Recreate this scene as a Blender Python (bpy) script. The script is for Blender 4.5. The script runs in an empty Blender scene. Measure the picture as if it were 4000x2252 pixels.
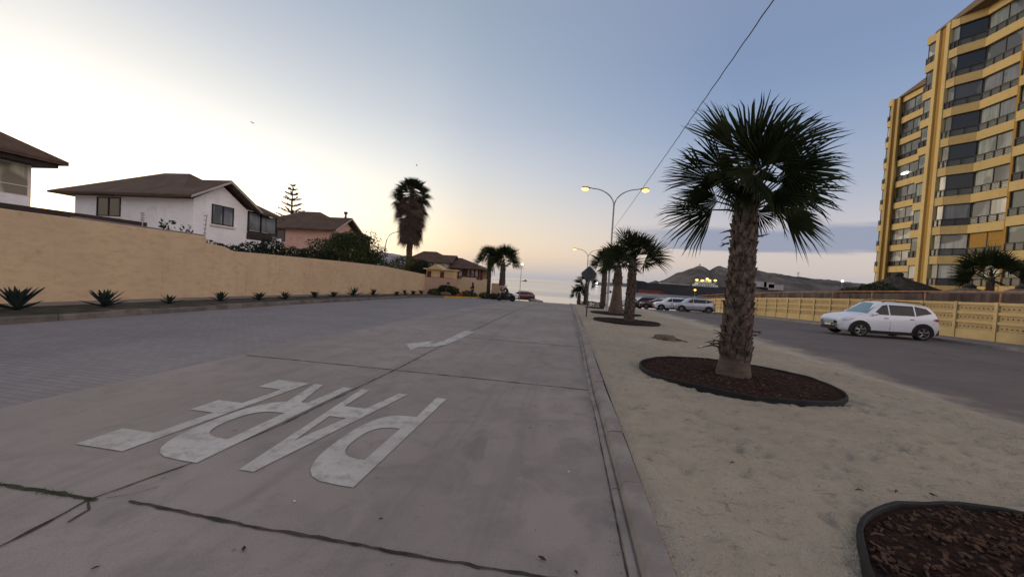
import bpy, bmesh, math, random
from mathutils import Vector, Matrix, noise
random.seed(7)
D = bpy.data; S = bpy.context.scene; COL = S.collection
PI = math.pi; R = math.radians
def U(a, b): return random.uniform(a, b)

# ------------------------------------------------------------------ terrain
K = 0.00058
def gz(x, y):
    return -K * max(y, 0.0) ** 2 + 0.01 * min(max(x - 4.0, 0.0), 36.0)
SEA = -6.0

# ------------------------------------------------------------------ mesh builder
class MB:
    def __init__(s): s.v = []; s.f = []
    def add(s, vs, fs):
        n = len(s.v); s.v += [tuple(p) for p in vs]; s.f += [tuple(i + n for i in f) for f in fs]; return s
    def quad(s, a, b, c, d): return s.add([a, b, c, d], [(0, 1, 2, 3)])
    def box(s, x0, y0, z0, x1, y1, z1):
        v = [(x0,y0,z0),(x1,y0,z0),(x1,y1,z0),(x0,y1,z0),(x0,y0,z1),(x1,y0,z1),(x1,y1,z1),(x0,y1,z1)]
        return s.add(v, [(0,3,2,1),(4,5,6,7),(0,1,5,4),(1,2,6,5),(2,3,7,6),(3,0,4,7)])
    def wallbox(s, a, b, z0, z1, t0, t1):
        # box standing on the plan segment a->b, from offset t0 to t1 along its left normal
        dx, dy = b[0]-a[0], b[1]-a[1]; l = math.hypot(dx, dy); nx, ny = -dy/l, dx/l
        p = [(a[0]+nx*t0, a[1]+ny*t0), (b[0]+nx*t0, b[1]+ny*t0), (b[0]+nx*t1, b[1]+ny*t1), (a[0]+nx*t1, a[1]+ny*t1)]
        return s.prism(p, z0, z1)
    def prism(s, poly, z0, z1):
        n = len(poly)
        ar = sum(poly[i][0]*poly[(i+1)%n][1]-poly[(i+1)%n][0]*poly[i][1] for i in range(n))
        if ar < 0: poly = poly[::-1]
        v = [(p[0],p[1],z0) for p in poly] + [(p[0],p[1],z1) for p in poly]
        f = [tuple(range(n))[::-1], tuple(range(n, 2*n))] + [(i,(i+1)%n,n+(i+1)%n,n+i) for i in range(n)]
        return s.add(v, f)
    def tube(s, pts, rad, n=8, cap=True):
        pts = [Vector(p) for p in pts]; m = len(pts)
        if not isinstance(rad, (list, tuple)): rad = [rad]*m
        vs = []; ref = Vector((0.31, 0.17, 0.93)).normalized()
        for i, p in enumerate(pts):
            t = (pts[min(i+1,m-1)] - pts[max(i-1,0)]).normalized()
            r = ref if abs(t.dot(ref)) < .95 else Vector((1,0,0))
            a = t.cross(r).normalized(); b = t.cross(a)
            for k in range(n):
                w = 2*PI*k/n; vs.append(p + (a*math.cos(w) + b*math.sin(w))*rad[i])
        fs = [(i*n+k, i*n+(k+1)%n, (i+1)*n+(k+1)%n, (i+1)*n+k) for i in range(m-1) for k in range(n)]
        if cap: fs += [tuple(range(n))[::-1], tuple(range((m-1)*n, m*n))]
        return s.add(vs, fs)
    def lathe(s, prof, n=16, c=(0,0,0), axis='z'):
        vs = []
        for r, z in prof:
            for k in range(n):
                w = 2*PI*k/n
                q = (r*math.cos(w), r*math.sin(w), z)
                if axis == 'y': q = (q[0], q[2], q[1])
                vs.append((c[0]+q[0], c[1]+q[1], c[2]+q[2]))
        m = len(prof)
        fs = [(i*n+k, i*n+(k+1)%n, (i+1)*n+(k+1)%n, (i+1)*n+k) for i in range(m-1) for k in range(n)]
        fs += [tuple(range(n))[::-1], tuple(range((m-1)*n, m*n))]
        return s.add(vs, fs)
    def blob(s, c, r, seed=0, rough=.2, nu=12, nv=8, fr=1.5):
        vs = []; c = Vector(c)
        for j in range(nv+1):
            th = PI*j/nv
            for i in range(nu):
                ph = 2*PI*i/nu
                d = Vector((math.sin(th)*math.cos(ph), math.sin(th)*math.sin(ph), math.cos(th)))
                k = 1 + rough*noise.noise(d*fr + Vector((seed*3.1, seed*1.7, seed)))*2
                vs.append(c + Vector((d.x*r[0], d.y*r[1], d.z*r[2]))*k)
        fs = [(j*nu+i, (j+1)*nu+i, (j+1)*nu+(i+1)%nu, j*nu+(i+1)%nu) for j in range(nv) for i in range(nu)]
        return s.add(vs, fs)
    def leaf(s, p, size, d=None):
        d = d or Vector((U(-1,1), U(-1,1), U(-.6,1)))
        if d.length < .01: d = Vector((0,0,1))
        d.normalize(); a = d.orthogonal().normalized(); a = Matrix.Rotation(U(0, 2*PI), 3, d) @ a
        b = d.cross(a); p = Vector(p); l = size*U(.7,1.3); w = l*U(.35,.6)
        return s.add([p - a*l*.5, p + b*w*.5, p + a*l*.5 + d*l*.12, p - b*w*.5], [(0,1,2,3)])
    def cloud(s, c, r, n, size, holes=.35, seed=0):
        c = Vector(c); k = 0; tries = 0
        while k < n and tries < n*12:
            tries += 1
            q = Vector((U(-1,1), U(-1,1), U(-1,1)))
            if q.length > 1: continue
            rim = 1 + .3*noise.noise(q.normalized()*1.8 + Vector((seed, seed*.7, 3)))
            q = q.normalized() * (q.length ** .45)
            if noise.noise(q*3.2 + Vector((seed*5.3, 1, seed))) < -holes: continue
            s.leaf(c + Vector((q.x*r[0], q.y*r[1], q.z*r[2]))*rim, size, q + Vector((U(-.9,.9), U(-.9,.9), U(-.3,.9))))
            k += 1
        return s
    def build(s, name, mat, parent=None, smooth=False, org=None):
        o3 = Vector(org) if org else (Vector(parent.get('_o', (0,0,0))) if parent else Vector((0,0,0)))
        me = D.meshes.new(name); me.from_pydata([Vector(p) - o3 for p in s.v], [], s.f)
        me.validate(); me.update()
        me.materials.append(mat)
        if smooth:
            for p in me.polygons: p.use_smooth = True
        o = D.objects.new(name, me); COL.objects.link(o)
        if parent:
            o.parent = parent; o['_o'] = tuple(o3)
        else:
            o.location = o3
        return o

def tag(o, label=None, cat=None, group=None, kind=None):
    if label: o['label'] = label
    if cat: o['category'] = cat
    if group: o['group'] = group
    if kind: o['kind'] = kind
    return o
def thing(name, label, cat, loc=(0,0,0), group=None, org=None):
    o = D.objects.new(name, None); COL.objects.link(o); o.location = loc; o.empty_display_size = .2
    o['_o'] = tuple(org if org is not None else loc)       # builder coordinates of the thing's base
    return tag(o, label, cat, group)
def copy_tree(o, loc, rz=0, label=None, sc=None, parent=None):
    c = o.copy(); COL.objects.link(c)
    if parent: c.parent = parent
    else:
        c.location = loc; c.rotation_euler = (0, 0, rz)
        if sc: c.scale = (sc, sc, sc) if not isinstance(sc, (tuple, list)) else sc
        if label: c['label'] = label
    for ch in [k for k in D.objects if k.parent == o]:
        copy_tree(ch, None, parent=c)
    return c

# ------------------------------------------------------------------ materials
class NT:
    def __init__(s, m): s.t = m.node_tree; s.t.nodes.clear()
    def n(s, typ, **kw):
        nd = s.t.nodes.new(typ)
        for k, v in kw.items(): setattr(nd, k, v)
        return nd
    def put(s, sock, val):
        if hasattr(val, 'is_output') or isinstance(val, bpy.types.NodeSocket): s.t.links.new(val, sock)
        else: sock.default_value = val
    def math(s, op, a, b=0.0, c=None, clamp=False):
        nd = s.n('ShaderNodeMath', operation=op, use_clamp=clamp); s.put(nd.inputs[0], a); s.put(nd.inputs[1], b)
        if c is not None: s.put(nd.inputs[2], c)
        return nd.outputs[0]
    def rng(s, v, a, b, c=0., d=1., smooth=True):
        nd = s.n('ShaderNodeMapRange', interpolation_type='SMOOTHSTEP' if smooth else 'LINEAR')
        for i, q in enumerate((v, a, b, c, d)): s.put(nd.inputs[i], q)
        return nd.outputs[0]
    def mix(s, f, a, b, mode='MIX'):
        nd = s.n('ShaderNodeMix', data_type='RGBA', blend_type=mode)
        s.put(nd.inputs[0], f); s.put(nd.inputs[6], a if not isinstance(a, tuple) else (*a[:3], 1)); s.put(nd.inputs[7], b if not isinstance(b, tuple) else (*b[:3], 1))
        return nd.outputs[2]
    def noise(s, vec, scale, detail=4, rough=.55, dist=0):
        nd = s.n('ShaderNodeTexNoise'); s.put(nd.inputs['Vector'], vec); nd.inputs['Scale'].default_value = scale
        nd.inputs['Detail'].default_value = detail; nd.inputs['Roughness'].default_value = rough; nd.inputs['Distortion'].default_value = dist
        return nd.outputs['Fac']
    def map(s, vec, sc=(1,1,1), rot=(0,0,0)):
        nd = s.n('ShaderNodeMapping'); s.put(nd.inputs['Vector'], vec); nd.inputs['Scale'].default_value = sc; nd.inputs['Rotation'].default_value = rot
        return nd.outputs[0]
    def pos(s): return s.n('ShaderNodeNewGeometry').outputs['Position']
    def obj(s): return s.n('ShaderNodeTexCoord').outputs['Object']
    def bump(s, h, dist, strength=1.):
        nd = s.n('ShaderNodeBump'); nd.inputs['Strength'].default_value = strength; nd.inputs['Distance'].default_value = dist; s.put(nd.inputs['Height'], h)
        return nd.outputs[0]
    def out(s, col, rough=.8, spec=.3, metal=0., nrm=None, **kw):
        p = s.n('ShaderNodeBsdfPrincipled'); o = s.n('ShaderNodeOutputMaterial')
        s.put(p.inputs['Base Color'], col if not isinstance(col, tuple) else (*col[:3], 1)); s.put(p.inputs['Roughness'], rough)
        p.inputs['Specular IOR Level'].default_value = spec; p.inputs['Metallic'].default_value = metal
        if nrm is not None: s.t.links.new(nrm, p.inputs['Normal'])
        for k, v in kw.items(): s.put(p.inputs[k], v)
        s.t.links.new(p.outputs[0], o.inputs[0]); return p
def newmat(name):
    m = D.materials.new(name); m.use_nodes = True; return m, NT(m)
def pm(name, c, rough=.8, var=.25, scale=3., fine=40., bump=.004, spec=.3, metal=0., stretch=(1,1,1), c2=None, world=False, **kw):
    m, t = newmat(name)
    v = t.map(t.pos() if world else t.obj(), stretch)
    a = t.noise(v, scale, 5, .6); b = t.noise(v, fine, 3, .6)
    dark = tuple(q*(1-var) for q in c); light = tuple(min(1, q*(1+var*.8)) for q in c) if c2 is None else c2
    col = t.mix(t.rng(a, .32, .68), dark, light)
    col = t.mix(t.math('MULTIPLY', t.rng(b, .4, .75), .35), col, dark)
    t.out(col, rough, spec, metal, t.bump(b, bump) if bump else None, **kw)
    return m
def emis(name, c, s):
    m, t = newmat(name); t.out(c, .5, .3, 0., None, **{'Emission Color': (*c, 1), 'Emission Strength': s}); return m
def glass(name, c, rough=.06, spec=.6, curtain=0):
    m, t = newmat(name); a = t.noise(t.obj(), .7, 2); col = t.mix(a, tuple(q*.6 for q in c), tuple(q*1.35 for q in c))
    if curtain:                                                       # hanging curtain folds and blinds seen through the glass
        f = t.noise(t.map(t.obj(), (1,1,.04)), 5.5, 3, .6); k = t.noise(t.map(t.obj(), (.5,.5,.45)), 1.1, 1, .5)
        col = t.mix(t.math('MULTIPLY', t.rng(f, .42, .6), .55), col, tuple(q*.45 for q in c)); col = t.mix(t.rng(k, .50, .56), col, tuple(q*.35 for q in c))
    t.out(col, rough, spec); return m

# ---- ground materials
def sand_color(t, v):
    a = t.noise(v, .55, 5, .6); b = t.noise(v, 5, 5, .65); c = t.noise(v, 60, 2, .7)
    col = t.mix(t.rng(a, .3, .7), (.395,.346,.268), (.33,.292,.232))
    col = t.mix(t.math('MULTIPLY', t.rng(b, .45, .7), .45), col, (.43,.38,.305))
    col = t.mix(t.math('MULTIPLY', t.rng(c, .55, .75), .35), col, (.17,.145,.115))
    d = t.noise(t.map(v, (.75,1.25,1)), 9, 4, .7, .5)
    col = t.mix(t.math('MULTIPLY', t.rng(d, .58, .70), .6), col, (.15,.12,.092))
    return col, t.math('ADD', t.math('MULTIPLY', b, .6), t.math('MULTIPLY', c, .25))
def mk_sand():
    m, t = newmat('sand'); col, h = sand_color(t, t.pos()); t.out(col, .95, .1, 0, t.bump(h, .10)); return m
def mk_concrete():
    m, t = newmat('concrete_slab'); v = t.pos()
    a = t.noise(v, .35, 4, .6); b = t.noise(v, 2.2, 6, .65, .6); c = t.noise(v, 90, 2, .7)
    st = t.noise(t.map(v, (1.0, .12, 1)), 1.6, 4, .6)
    col = t.mix(t.rng(a, .32, .68), (.222,.196,.176), (.300,.262,.238))
    col = t.mix(t.math('MULTIPLY', t.rng(b, .42, .68), .75), col, (.165,.150,.143))
    col = t.mix(t.math('MULTIPLY', t.rng(st, .5, .75), .3), col, (.30,.265,.25))
    col = t.mix(t.math('MULTIPLY', t.rng(c, .5, .75), .5), col, (.125,.112,.105))
    d = t.noise(v, 7.5, 2, .5); col = t.mix(t.math('MULTIPLY', t.rng(d, .70, .77), .6), col, (.095,.083,.08))
    e = t.noise(t.map(v, (2.2,.10,1)), 1.0, 5, .65); col = t.mix(t.math('MULTIPLY', t.rng(e, .52, .66), .35), col, (.15,.135,.13))
    f = t.noise(v, .9, 3, .5, 1.2); col = t.mix(t.math('MULTIPLY', t.rng(f, .64, .74), .45), col, (.13,.118,.112))
    h = t.math('ADD', t.math('MULTIPLY', b, .5), t.math('MULTIPLY', c, .3))
    t.out(col, t.rng(b, .3, .7, .85, .68), .28, 0, t.bump(h, .008)); return m
def mk_paver():
    m, t = newmat('block_paving'); v = t.pos()
    br = t.n('ShaderNodeTexBrick'); t.put(br.inputs['Vector'], v); br.inputs['Scale'].default_value = 1
    br.inputs['Brick Width'].default_value = .21; br.inputs['Row Height'].default_value = .105; br.inputs['Mortar Size'].default_value = .006
    br.inputs['Mortar Smooth'].default_value = .6
    br.inputs['Color1'].default_value = (.20,.183,.187,1); br.inputs['Color2'].default_value = (.238,.218,.219,1); br.inputs['Mortar'].default_value = (.155,.142,.144,1)
    a = t.noise(v, .5, 5, .65); b = t.noise(t.map(v, (1.,.3,1)), 3, 5, .65); c = t.noise(v, 80, 2, .7)
    col = t.mix(t.math('MULTIPLY', t.rng(a, .35, .7), .5), br.outputs['Color'], (.145,.135,.148))
    col = t.mix(t.math('MULTIPLY', t.rng(b, .5, .8), .45), col, (.25,.225,.22))
    col = t.mix(t.math('MULTIPLY', t.rng(c, .5, .8), .3), col, (.09,.083,.09))
    h = t.math('SUBTRACT', t.math('MULTIPLY', c, .2), br.outputs['Fac'])
    t.out(col, .75, .3, 0, t.bump(h, .006)); return m
def mk_asphalt():
    m, t = newmat('sandy_asphalt'); v = t.pos(); sx = t.n('ShaderNodeSeparateXYZ'); t.put(sx.inputs[0], v)
    a = t.noise(v, .4, 5, .65); b = t.noise(t.map(v, (.45,1,1), (0,0,R(-70))), 2.5, 5, .65); c = t.noise(v, 110, 2, .75)
    col = t.mix(t.rng(a, .3, .7), (.108,.095,.096), (.138,.121,.118))
    col = t.mix(t.math('MULTIPLY', t.rng(b, .45, .75), .4), col, (.19,.165,.15))
    col = t.mix(t.math('MULTIPLY', t.rng(c, .5, .8), .35), col, (.06,.055,.055))
    sc, sh = sand_color(t, v)
    n = t.math('MULTIPLY', t.math('SUBTRACT', t.noise(v, .8, 6, .7), .5), 3.2)
    e = t.math('ADD', sx.outputs[0], n)
    e = t.math('SUBTRACT', e, t.math('MULTIPLY', sx.outputs[1], .06))
    f = t.rng(e, 5.7, 7.0, 1, 0)
    col = t.mix(f, col, sc)
    t.out(col, .85, .25, 0, t.bump(c, .006)); return m
M = {}
M['sand'] = mk_sand(); M['concrete'] = mk_concrete(); M['paver'] = mk_paver(); M['asphalt'] = mk_asphalt()
M['kerb'] = pm('kerb_concrete', (.25,.222,.205), .85, .25, 2.5, 60, .006, world=True)
M['yellow_kerb'] = pm('yellow_kerb_paint', (.42,.28,.03), .7, .35, 3, 50, .003, world=True)
M['walk'] = pm('sidewalk_concrete', (.20,.175,.165), .9, .2, 1.2, 40, .004, world=True)
M['old_kerb'] = pm('dirty_old_kerb', (.135,.118,.105), .92, .35, 2.5, 40, .01, world=True)
M['verge'] = pm('verge_soil', (.035,.045,.028), .95, .5, 2.5, 30, .03, c2=(.085,.07,.05), world=True)
M['crack'] = pm('joint_filler', (.05,.043,.04), .95, .6, 5, 50, .01, world=True)
M['moss'] = pm('joint_moss', (.035,.045,.02), .95, .5, 9, 60, .02, world=True)
def mk_paint():
    m, t = newmat('worn_road_paint'); v = t.pos()
    a = t.noise(v, 6, 6, .7); b = t.noise(v, 70, 3, .7); c = t.noise(v, 1.1, 3, .6)
    col = t.mix(t.rng(c, .3, .7), (.48,.47,.44), (.38,.365,.345))
    col = t.mix(t.math('MULTIPLY', t.rng(a, .45, .66), .75), col, (.25,.23,.215))
    col = t.mix(t.math('MULTIPLY', t.rng(b, .55, .7), .5), col, (.20,.185,.175))
    t.out(col, .7, .3, 0, t.bump(b, .003)); return m
M['paint'] = mk_paint()
def mk_mulch():
    m, t = newmat('bark_mulch'); v = t.pos()
    a = t.noise(v, 18, 5, .7, 1.5); b = t.noise(v, 55, 3, .7); c = t.noise(v, 1.5, 3)
    col = t.mix(t.rng(a, .35, .65), (.016,.009,.008), (.05,.027,.021))
    col = t.mix(t.math('MULTIPLY', t.rng(b, .6, .75), .4), col, (.09,.055,.04))
    t.out(col, .95, .1, 0, t.bump(t.math('ADD', a, t.math('MULTIPLY', b, .4)), .04)); return m
M['mulch'] = mk_mulch()
M['chip'] = pm('bark_chip', (.055,.028,.021), .95, .5, 8, 60, .002, c2=(.10,.055,.035))
M['edging'] = pm('rubber_edging', (.014,.016,.017), .75, .4, 4, 40, .004, spec=.25)
def mk_stucco(name, c, dirt, sc=.5):
    m, t = newmat(name); v = t.pos(); sx = t.n('ShaderNodeSeparateXYZ'); t.put(sx.inputs[0], v)
    a = t.noise(v, sc, 5, .65); b = t.noise(t.map(v, (1,1,2.6)), 2.6, 6, .7); c3 = t.noise(v, 45, 3, .7)
    col = t.mix(t.rng(a, .3, .7), c, tuple(q*.86 for q in c))
    col = t.mix(t.math('MULTIPLY', t.rng(b, .46, .68), .8), col, dirt)
    e = t.noise(v, .9, 6, .75, .8); col = t.mix(t.math('MULTIPLY', t.rng(e, .58, .70), .5), col, tuple(q*.7 for q in dirt))
    s2 = t.noise(t.map(v, (1.6,1.6,.09)), 2.2, 4, .7); col = t.mix(t.math('MULTIPLY', t.rng(s2, .56, .70), .30), col, tuple(q*.8 for q in dirt))
    col = t.mix(t.math('MULTIPLY', t.rng(c3, .5, .8), .2), col, dirt)
    t.out(col, .92, .15, 0, t.bump(t.math('ADD', t.math('MULTIPLY', b, .5), t.math('MULTIPLY', c3, .4)), .015)); return m
M['wall'] = mk_stucco('ochre_wall_plaster', (.54,.415,.268), (.42,.315,.205))
M['wall_pink'] = mk_stucco('pink_wall_plaster', (.44,.30,.22), (.36,.24,.17))
M['white'] = mk_stucco('white_house_plaster', (.80,.79,.81), (.68,.66,.68))
M['pink'] = mk_stucco('pink_house_plaster', (.60,.38,.31), (.52,.32,.26))
M['greywall'] = mk_stucco('grey_house_plaster', (.36,.34,.31), (.29,.27,.25))
def mk_roof():
    m, t = newmat('brown_roof_tiles'); v = t.pos(); sz = t.n('ShaderNodeSeparateXYZ'); t.put(sz.inputs[0], v)
    a = t.noise(v, 1.2, 5, .65); b = t.noise(t.map(v, (3,3,9)), 2.2, 4, .7); c = t.noise(v, 30, 2, .7)
    rows = t.math('PINGPONG', t.math('MULTIPLY', sz.outputs[2], 9.0), .5)
    col = t.mix(t.rng(a, .32, .68), (.072,.046,.034), (.108,.070,.050)); col = t.mix(t.math('MULTIPLY', t.rng(b, .5, .72), .5), col, (.05,.034,.027))
    t.out(col, .85, .2, 0, t.bump(t.math('ADD', t.math('MULTIPLY', rows, 1.6), t.math('MULTIPLY', c, .3)), .03)); return m
M['roof'] = mk_roof()
M['fascia'] = pm('dark_fascia', (.035,.025,.022), .7, .2)
M['soffit'] = pm('pale_soffit', (.36,.34,.33), .8, .1)
M['dkframe'] = pm('dark_window_frame', (.015,.015,.018), .5, .2, bump=0)
M['whiteframe'] = pm('white_trim', (.6,.58,.56), .6, .1, bump=0)
M['pane'] = glass('grey_curtained_pane', (.16,.17,.19), .06, .6, 1); M['panedark'] = glass('dark_pane', (.012,.013,.016))
M['panewarm'] = glass('pale_blind_pane', (.52,.50,.42), .12, .5, 1); M['panebrown'] = glass('brown_shutter_pane', (.05,.03,.028))
M['panegrn'] = glass('green_grey_pane', (.21,.235,.215), .08, .6, 1); M['panelight'] = glass('white_curtain_pane', (.50,.51,.47), .1, .5, 1)
M['yellow'] = mk_stucco('yellow_apartment_plaster', (.57,.425,.19), (.48,.355,.16), .2)
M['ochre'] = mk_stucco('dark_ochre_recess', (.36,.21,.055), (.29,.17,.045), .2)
M['aptroof'] = pm('brown_apartment_roof', (.17,.115,.07), .85, .2)
M['rail'] = pm('dark_railing', (.03,.028,.03), .5, .2, bump=0)
M['slat'] = glass('railing_glass', (.13,.14,.13), .12, .5)
M['fence'] = mk_stucco('yellow_fence_concrete', (.57,.425,.215), (.47,.35,.18), .8)
M['fenceface'] = mk_stucco('tan_fence_panel', (.44,.33,.175), (.35,.26,.14), 1.2)
M['hole'] = pm('fence_hole', (.05,.04,.03), .9, .2, bump=0)
M['rust'] = pm('rusty_rail_paint', (.30,.145,.085), .7, .3)
M['bark'] = pm('palm_trunk_bark', (.060,.042,.033), .95, .35, 6, 40, .02)
M['boot'] = pm('palm_leaf_base', (.080,.056,.044), .95, .6, 9, 45, .012, c2=(.15,.115,.09))
M['smooth_bark'] = pm('smooth_palm_bark', (.10,.074,.058), .92, .35, 4, 40, .01, stretch=(1,1,3))
def mk_leaf(name, c, c2, rough=.75, tr=.25):
    m, t = newmat(name); v = t.obj(); a = t.noise(v, 2.5, 3); b = t.noise(v, 25, 2)
    col = t.mix(t.rng(a, .3, .7), c, c2); col = t.mix(t.math('MULTIPLY', b, .35), col, tuple(q*.5 for q in c))
    p = t.n('ShaderNodeBsdfPrincipled'); t.put(p.inputs['Base Color'], col); p.inputs['Roughness'].default_value = rough; p.inputs['Specular IOR Level'].default_value = .12
    tl = t.n('ShaderNodeBsdfTranslucent'); t.put(tl.inputs[0], col)
    mx = t.n('ShaderNodeMixShader'); mx.inputs[0].default_value = tr; t.t.links.new(p.outputs[0], mx.inputs[1]); t.t.links.new(tl.outputs[0], mx.inputs[2])
    o = t.n('ShaderNodeOutputMaterial'); t.t.links.new(mx.outputs[0], o.inputs[0]); return m
M['frond'] = mk_leaf('palm_frond_green', (.014,.023,.010), (.030,.040,.014), tr=.12)
M['deadfrond'] = mk_leaf('dead_frond_thatch', (.075,.055,.045), (.105,.078,.062), .9, .1)
M['leaf'] = mk_leaf('shrub_leaf', (.022,.035,.014), (.055,.07,.022))
M['leafdark'] = mk_leaf('dark_shrub_leaf', (.012,.022,.012), (.030,.042,.018))
M['olive'] = mk_leaf('olive_tree_leaf', (.045,.052,.018), (.075,.08,.028))
M['agave'] = mk_leaf('agave_leaf', (.013,.025,.024), (.030,.046,.040), .7, .05)
M['flower'] = mk_leaf('red_flower', (.30,.03,.025), (.42,.07,.05))
M['wood'] = pm('tree_bark', (.07,.05,.038), .95, .3)
M['stump'] = pm('stump_wood', (.115,.09,.07), .95, .35, 6, 40, .015)
M['thatch'] = pm('grey_thatch', (.045,.038,.034), .95, .5, 4, 30, .03, stretch=(1,1,.4))
M['metal'] = pm('galvanised_steel', (.28,.29,.30), .45, .15, 3, 60, .001, spec=.5, metal=.5)
M['signback'] = pm('sign_back_grey', (.075,.08,.088), .5, .15, bump=0, metal=.3)
M['lamphead'] = pm('lamp_head_ochre', (.20,.13,.03), .5, .2, bump=0)
M['lamplit'] = emis('lit_sodium_lens', (1.0,.60,.13), 3.2)
M['lampwhite'] = emis('lit_white_lens', (.95,.97,.9), 5.0)
M['cable'] = pm('twisted_cable', (.03,.03,.035), .7, .3, bump=0)
M['redwood'] = pm('red_shutter', (.10,.018,.015), .6, .3)
M['cream'] = pm('cream_cap', (.52,.38,.20), .85, .15)
M['rock'] = pm('pale_rock', (.27,.25,.235), .9, .35, 3, 20, .02)
M['whitepaint'] = pm('white_car_paint', (.74,.76,.80), .28, .04, 1, 5, 0, spec=.5, **{'Coat Weight': .6})
M['silverpaint'] = pm('silver_car_paint', (.40,.42,.48), .3, .06, 1, 5, 0, spec=.5, metal=.3, **{'Coat Weight': .6})
M['redpaint'] = pm('red_car_paint', (.11,.010,.012), .3, .08, 1, 5, 0, spec=.5, **{'Coat Weight': .6})
M['darkpaint'] = pm('dark_car_paint', (.035,.037,.042), .3, .08, 1, 5, 0, spec=.5, **{'Coat Weight': .6})
M['black'] = pm('black_plastic', (.012,.012,.013), .6, .2, bump=0)
M['tyre'] = pm('tyre_rubber', (.014,.013,.013), .85, .2, bump=0)
M['rim'] = pm('alloy_rim', (.25,.245,.24), .35, .1, bump=0, metal=.7)
M['carglass'] = glass('car_glass', (.006,.006,.008), .08, .35)
M['screen'] = glass('windscreen_glass', (.16,.26,.31), .05, .8)
M['head'] = pm('headlight_lens', (.55,.57,.6), .15, .05, bump=0, spec=.7)
M['tail'] = pm('taillight_lens', (.32,.012,.012), .2, .1, bump=0, spec=.6)
M['skin'] = pm('skin', (.33,.19,.13), .6, .1, bump=0)
M['hair'] = pm('black_hair', (.008,.007,.008), .5, .3, bump=0)
M['cloth'] = pm('black_clothing', (.010,.010,.012), .9, .3, bump=0)
M['clothgrey'] = pm('dark_grey_clothing', (.03,.03,.035), .9, .3, bump=0)
M['shoe'] = pm('white_shoe', (.55,.54,.52), .7, .1, bump=0)
M['hull'] = pm('black_ship_hull', (.018,.019,.024), .6, .3, .08, 2, 0)
M['hullred'] = pm('red_antifouling', (.13,.03,.022), .7, .3, .1, 2, 0)
M['shipwhite'] = pm('white_superstructure', (.5,.5,.46), .6, .1, .2, 2, 0)
M['shed'] = pm('pale_port_shed', (.30,.28,.27), .8, .15, .1, 1, 0)
M['leafdry'] = pm('dry_leaf', (.05,.03,.024), .8, .3, bump=0)
M['pebble'] = pm('white_pebble', (.6,.58,.55), .8, .1, bump=0)
# ------------------------------------------------------------------ camera, sky, sun
H = 1.65; YAW, PIT, ROL = R(8.5), R(1.71), R(3.5)
fw = Vector((-math.sin(YAW)*math.cos(PIT), math.cos(YAW)*math.cos(PIT), -math.sin(PIT)))
r0 = Vector((math.cos(YAW), math.sin(YAW), 0)); u0 = r0.cross(fw)
rt = r0*math.cos(ROL) + u0*math.sin(ROL); up = u0*math.cos(ROL) - r0*math.sin(ROL)
cam = D.cameras.new('camera'); co = D.objects.new('camera', cam); COL.objects.link(co)
co.matrix_world = Matrix(((rt.x, up.x, -fw.x, 0), (rt.y, up.y, -fw.y, 0), (rt.z, up.z, -fw.z, H), (0,0,0,1)))
cam.sensor_width = 36; cam.lens = 12.96; cam.clip_start = .05; cam.clip_end = 40000
S.camera = co

SUN_AZ = R(-61)
w = D.worlds.new('World'); S.world = w; w.use_nodes = True
t = NT(w)
d = t.n('ShaderNodeTexCoord').outputs['Generated']
nv = t.n('ShaderNodeVectorMath', operation='NORMALIZE'); t.put(nv.inputs[0], d); sx = t.n('ShaderNodeSeparateXYZ'); t.put(sx.inputs[0], nv.outputs[0])
el = t.math('DIVIDE', t.math('ARCSINE', sx.outputs[2]), PI/2)                       # -1..1 over the elevation
hl = t.math('SQRT', t.math('ADD', t.math('POWER', sx.outputs[0], 2.), t.math('POWER', sx.outputs[1], 2.)))
dt = t.math('ADD', t.math('MULTIPLY', sx.outputs[0], math.sin(SUN_AZ)), t.math('MULTIPLY', sx.outputs[1], math.cos(SUN_AZ)))
az = t.math('DIVIDE', t.math('ARCCOSINE', t.math('DIVIDE', dt, t.math('MAXIMUM', hl, .001), clamp=False)), PI)  # 0 at the sunset, 1 opposite
def ramp(stops):
    nd = t.n('ShaderNodeValToRGB'); cr = nd.color_ramp; cr.interpolation = 'B_SPLINE'
    while len(cr.elements) < len(stops): cr.elements.new(.5)
    for e, (dg, c) in zip(cr.elements, stops): e.position = max(0, min(1, dg/90)); e.color = (*[q/2 for q in c], 1)
    t.put(nd.inputs[0], el); return nd.outputs[0]
sunr = ramp([(0,(2.,1.7,1.15)), (7,(1.95,1.78,1.45)), (14,(1.14,1.13,1.06)), (20,(.83,.835,.80)), (27,(.57,.60,.66)), (36,(.34,.42,.54)), (60,(.34,.35,.41)), (90,(.37,.35,.38))])
midr = ramp([(0,(.44,.46,.49)), (1.2,(.56,.53,.52)), (3.2,(.86,.66,.48)), (5,(.93,.73,.52)), (8,(.90,.77,.60)), (14,(.76,.75,.73)), (22,(.52,.56,.64)), (35,(.29,.375,.49)), (60,(.33,.34,.41)), (90,(.37,.35,.38))])
antr = ramp([(0,(.36,.39,.45)), (1.2,(.47,.45,.48)), (2.5,(.54,.49,.49)), (5,(.62,.54,.53)), (9,(.52,.50,.56)), (13,(.40,.44,.56)), (20,(.265,.35,.525)), (30,(.17,.255,.445)), (60,(.32,.33,.41)), (90,(.37,.35,.38))])
backr = ramp([(0,(1.7,1.42,1.36)), (8,(1.95,1.62,1.55)), (22,(1.75,1.48,1.44)), (40,(.85,.74,.74)), (60,(.40,.37,.40)), (90,(.33,.31,.34))])  # unseen back sky and zenith, brightened and warmed to light ground and facades
c = t.mix(t.rng(az, 0/180, 46/180, smooth=False), sunr, midr); c = t.mix(t.rng(az, 38/180, 82/180, smooth=False), c, antr); c = t.mix(t.rng(az, 103/180, 150/180), c, backr)
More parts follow.
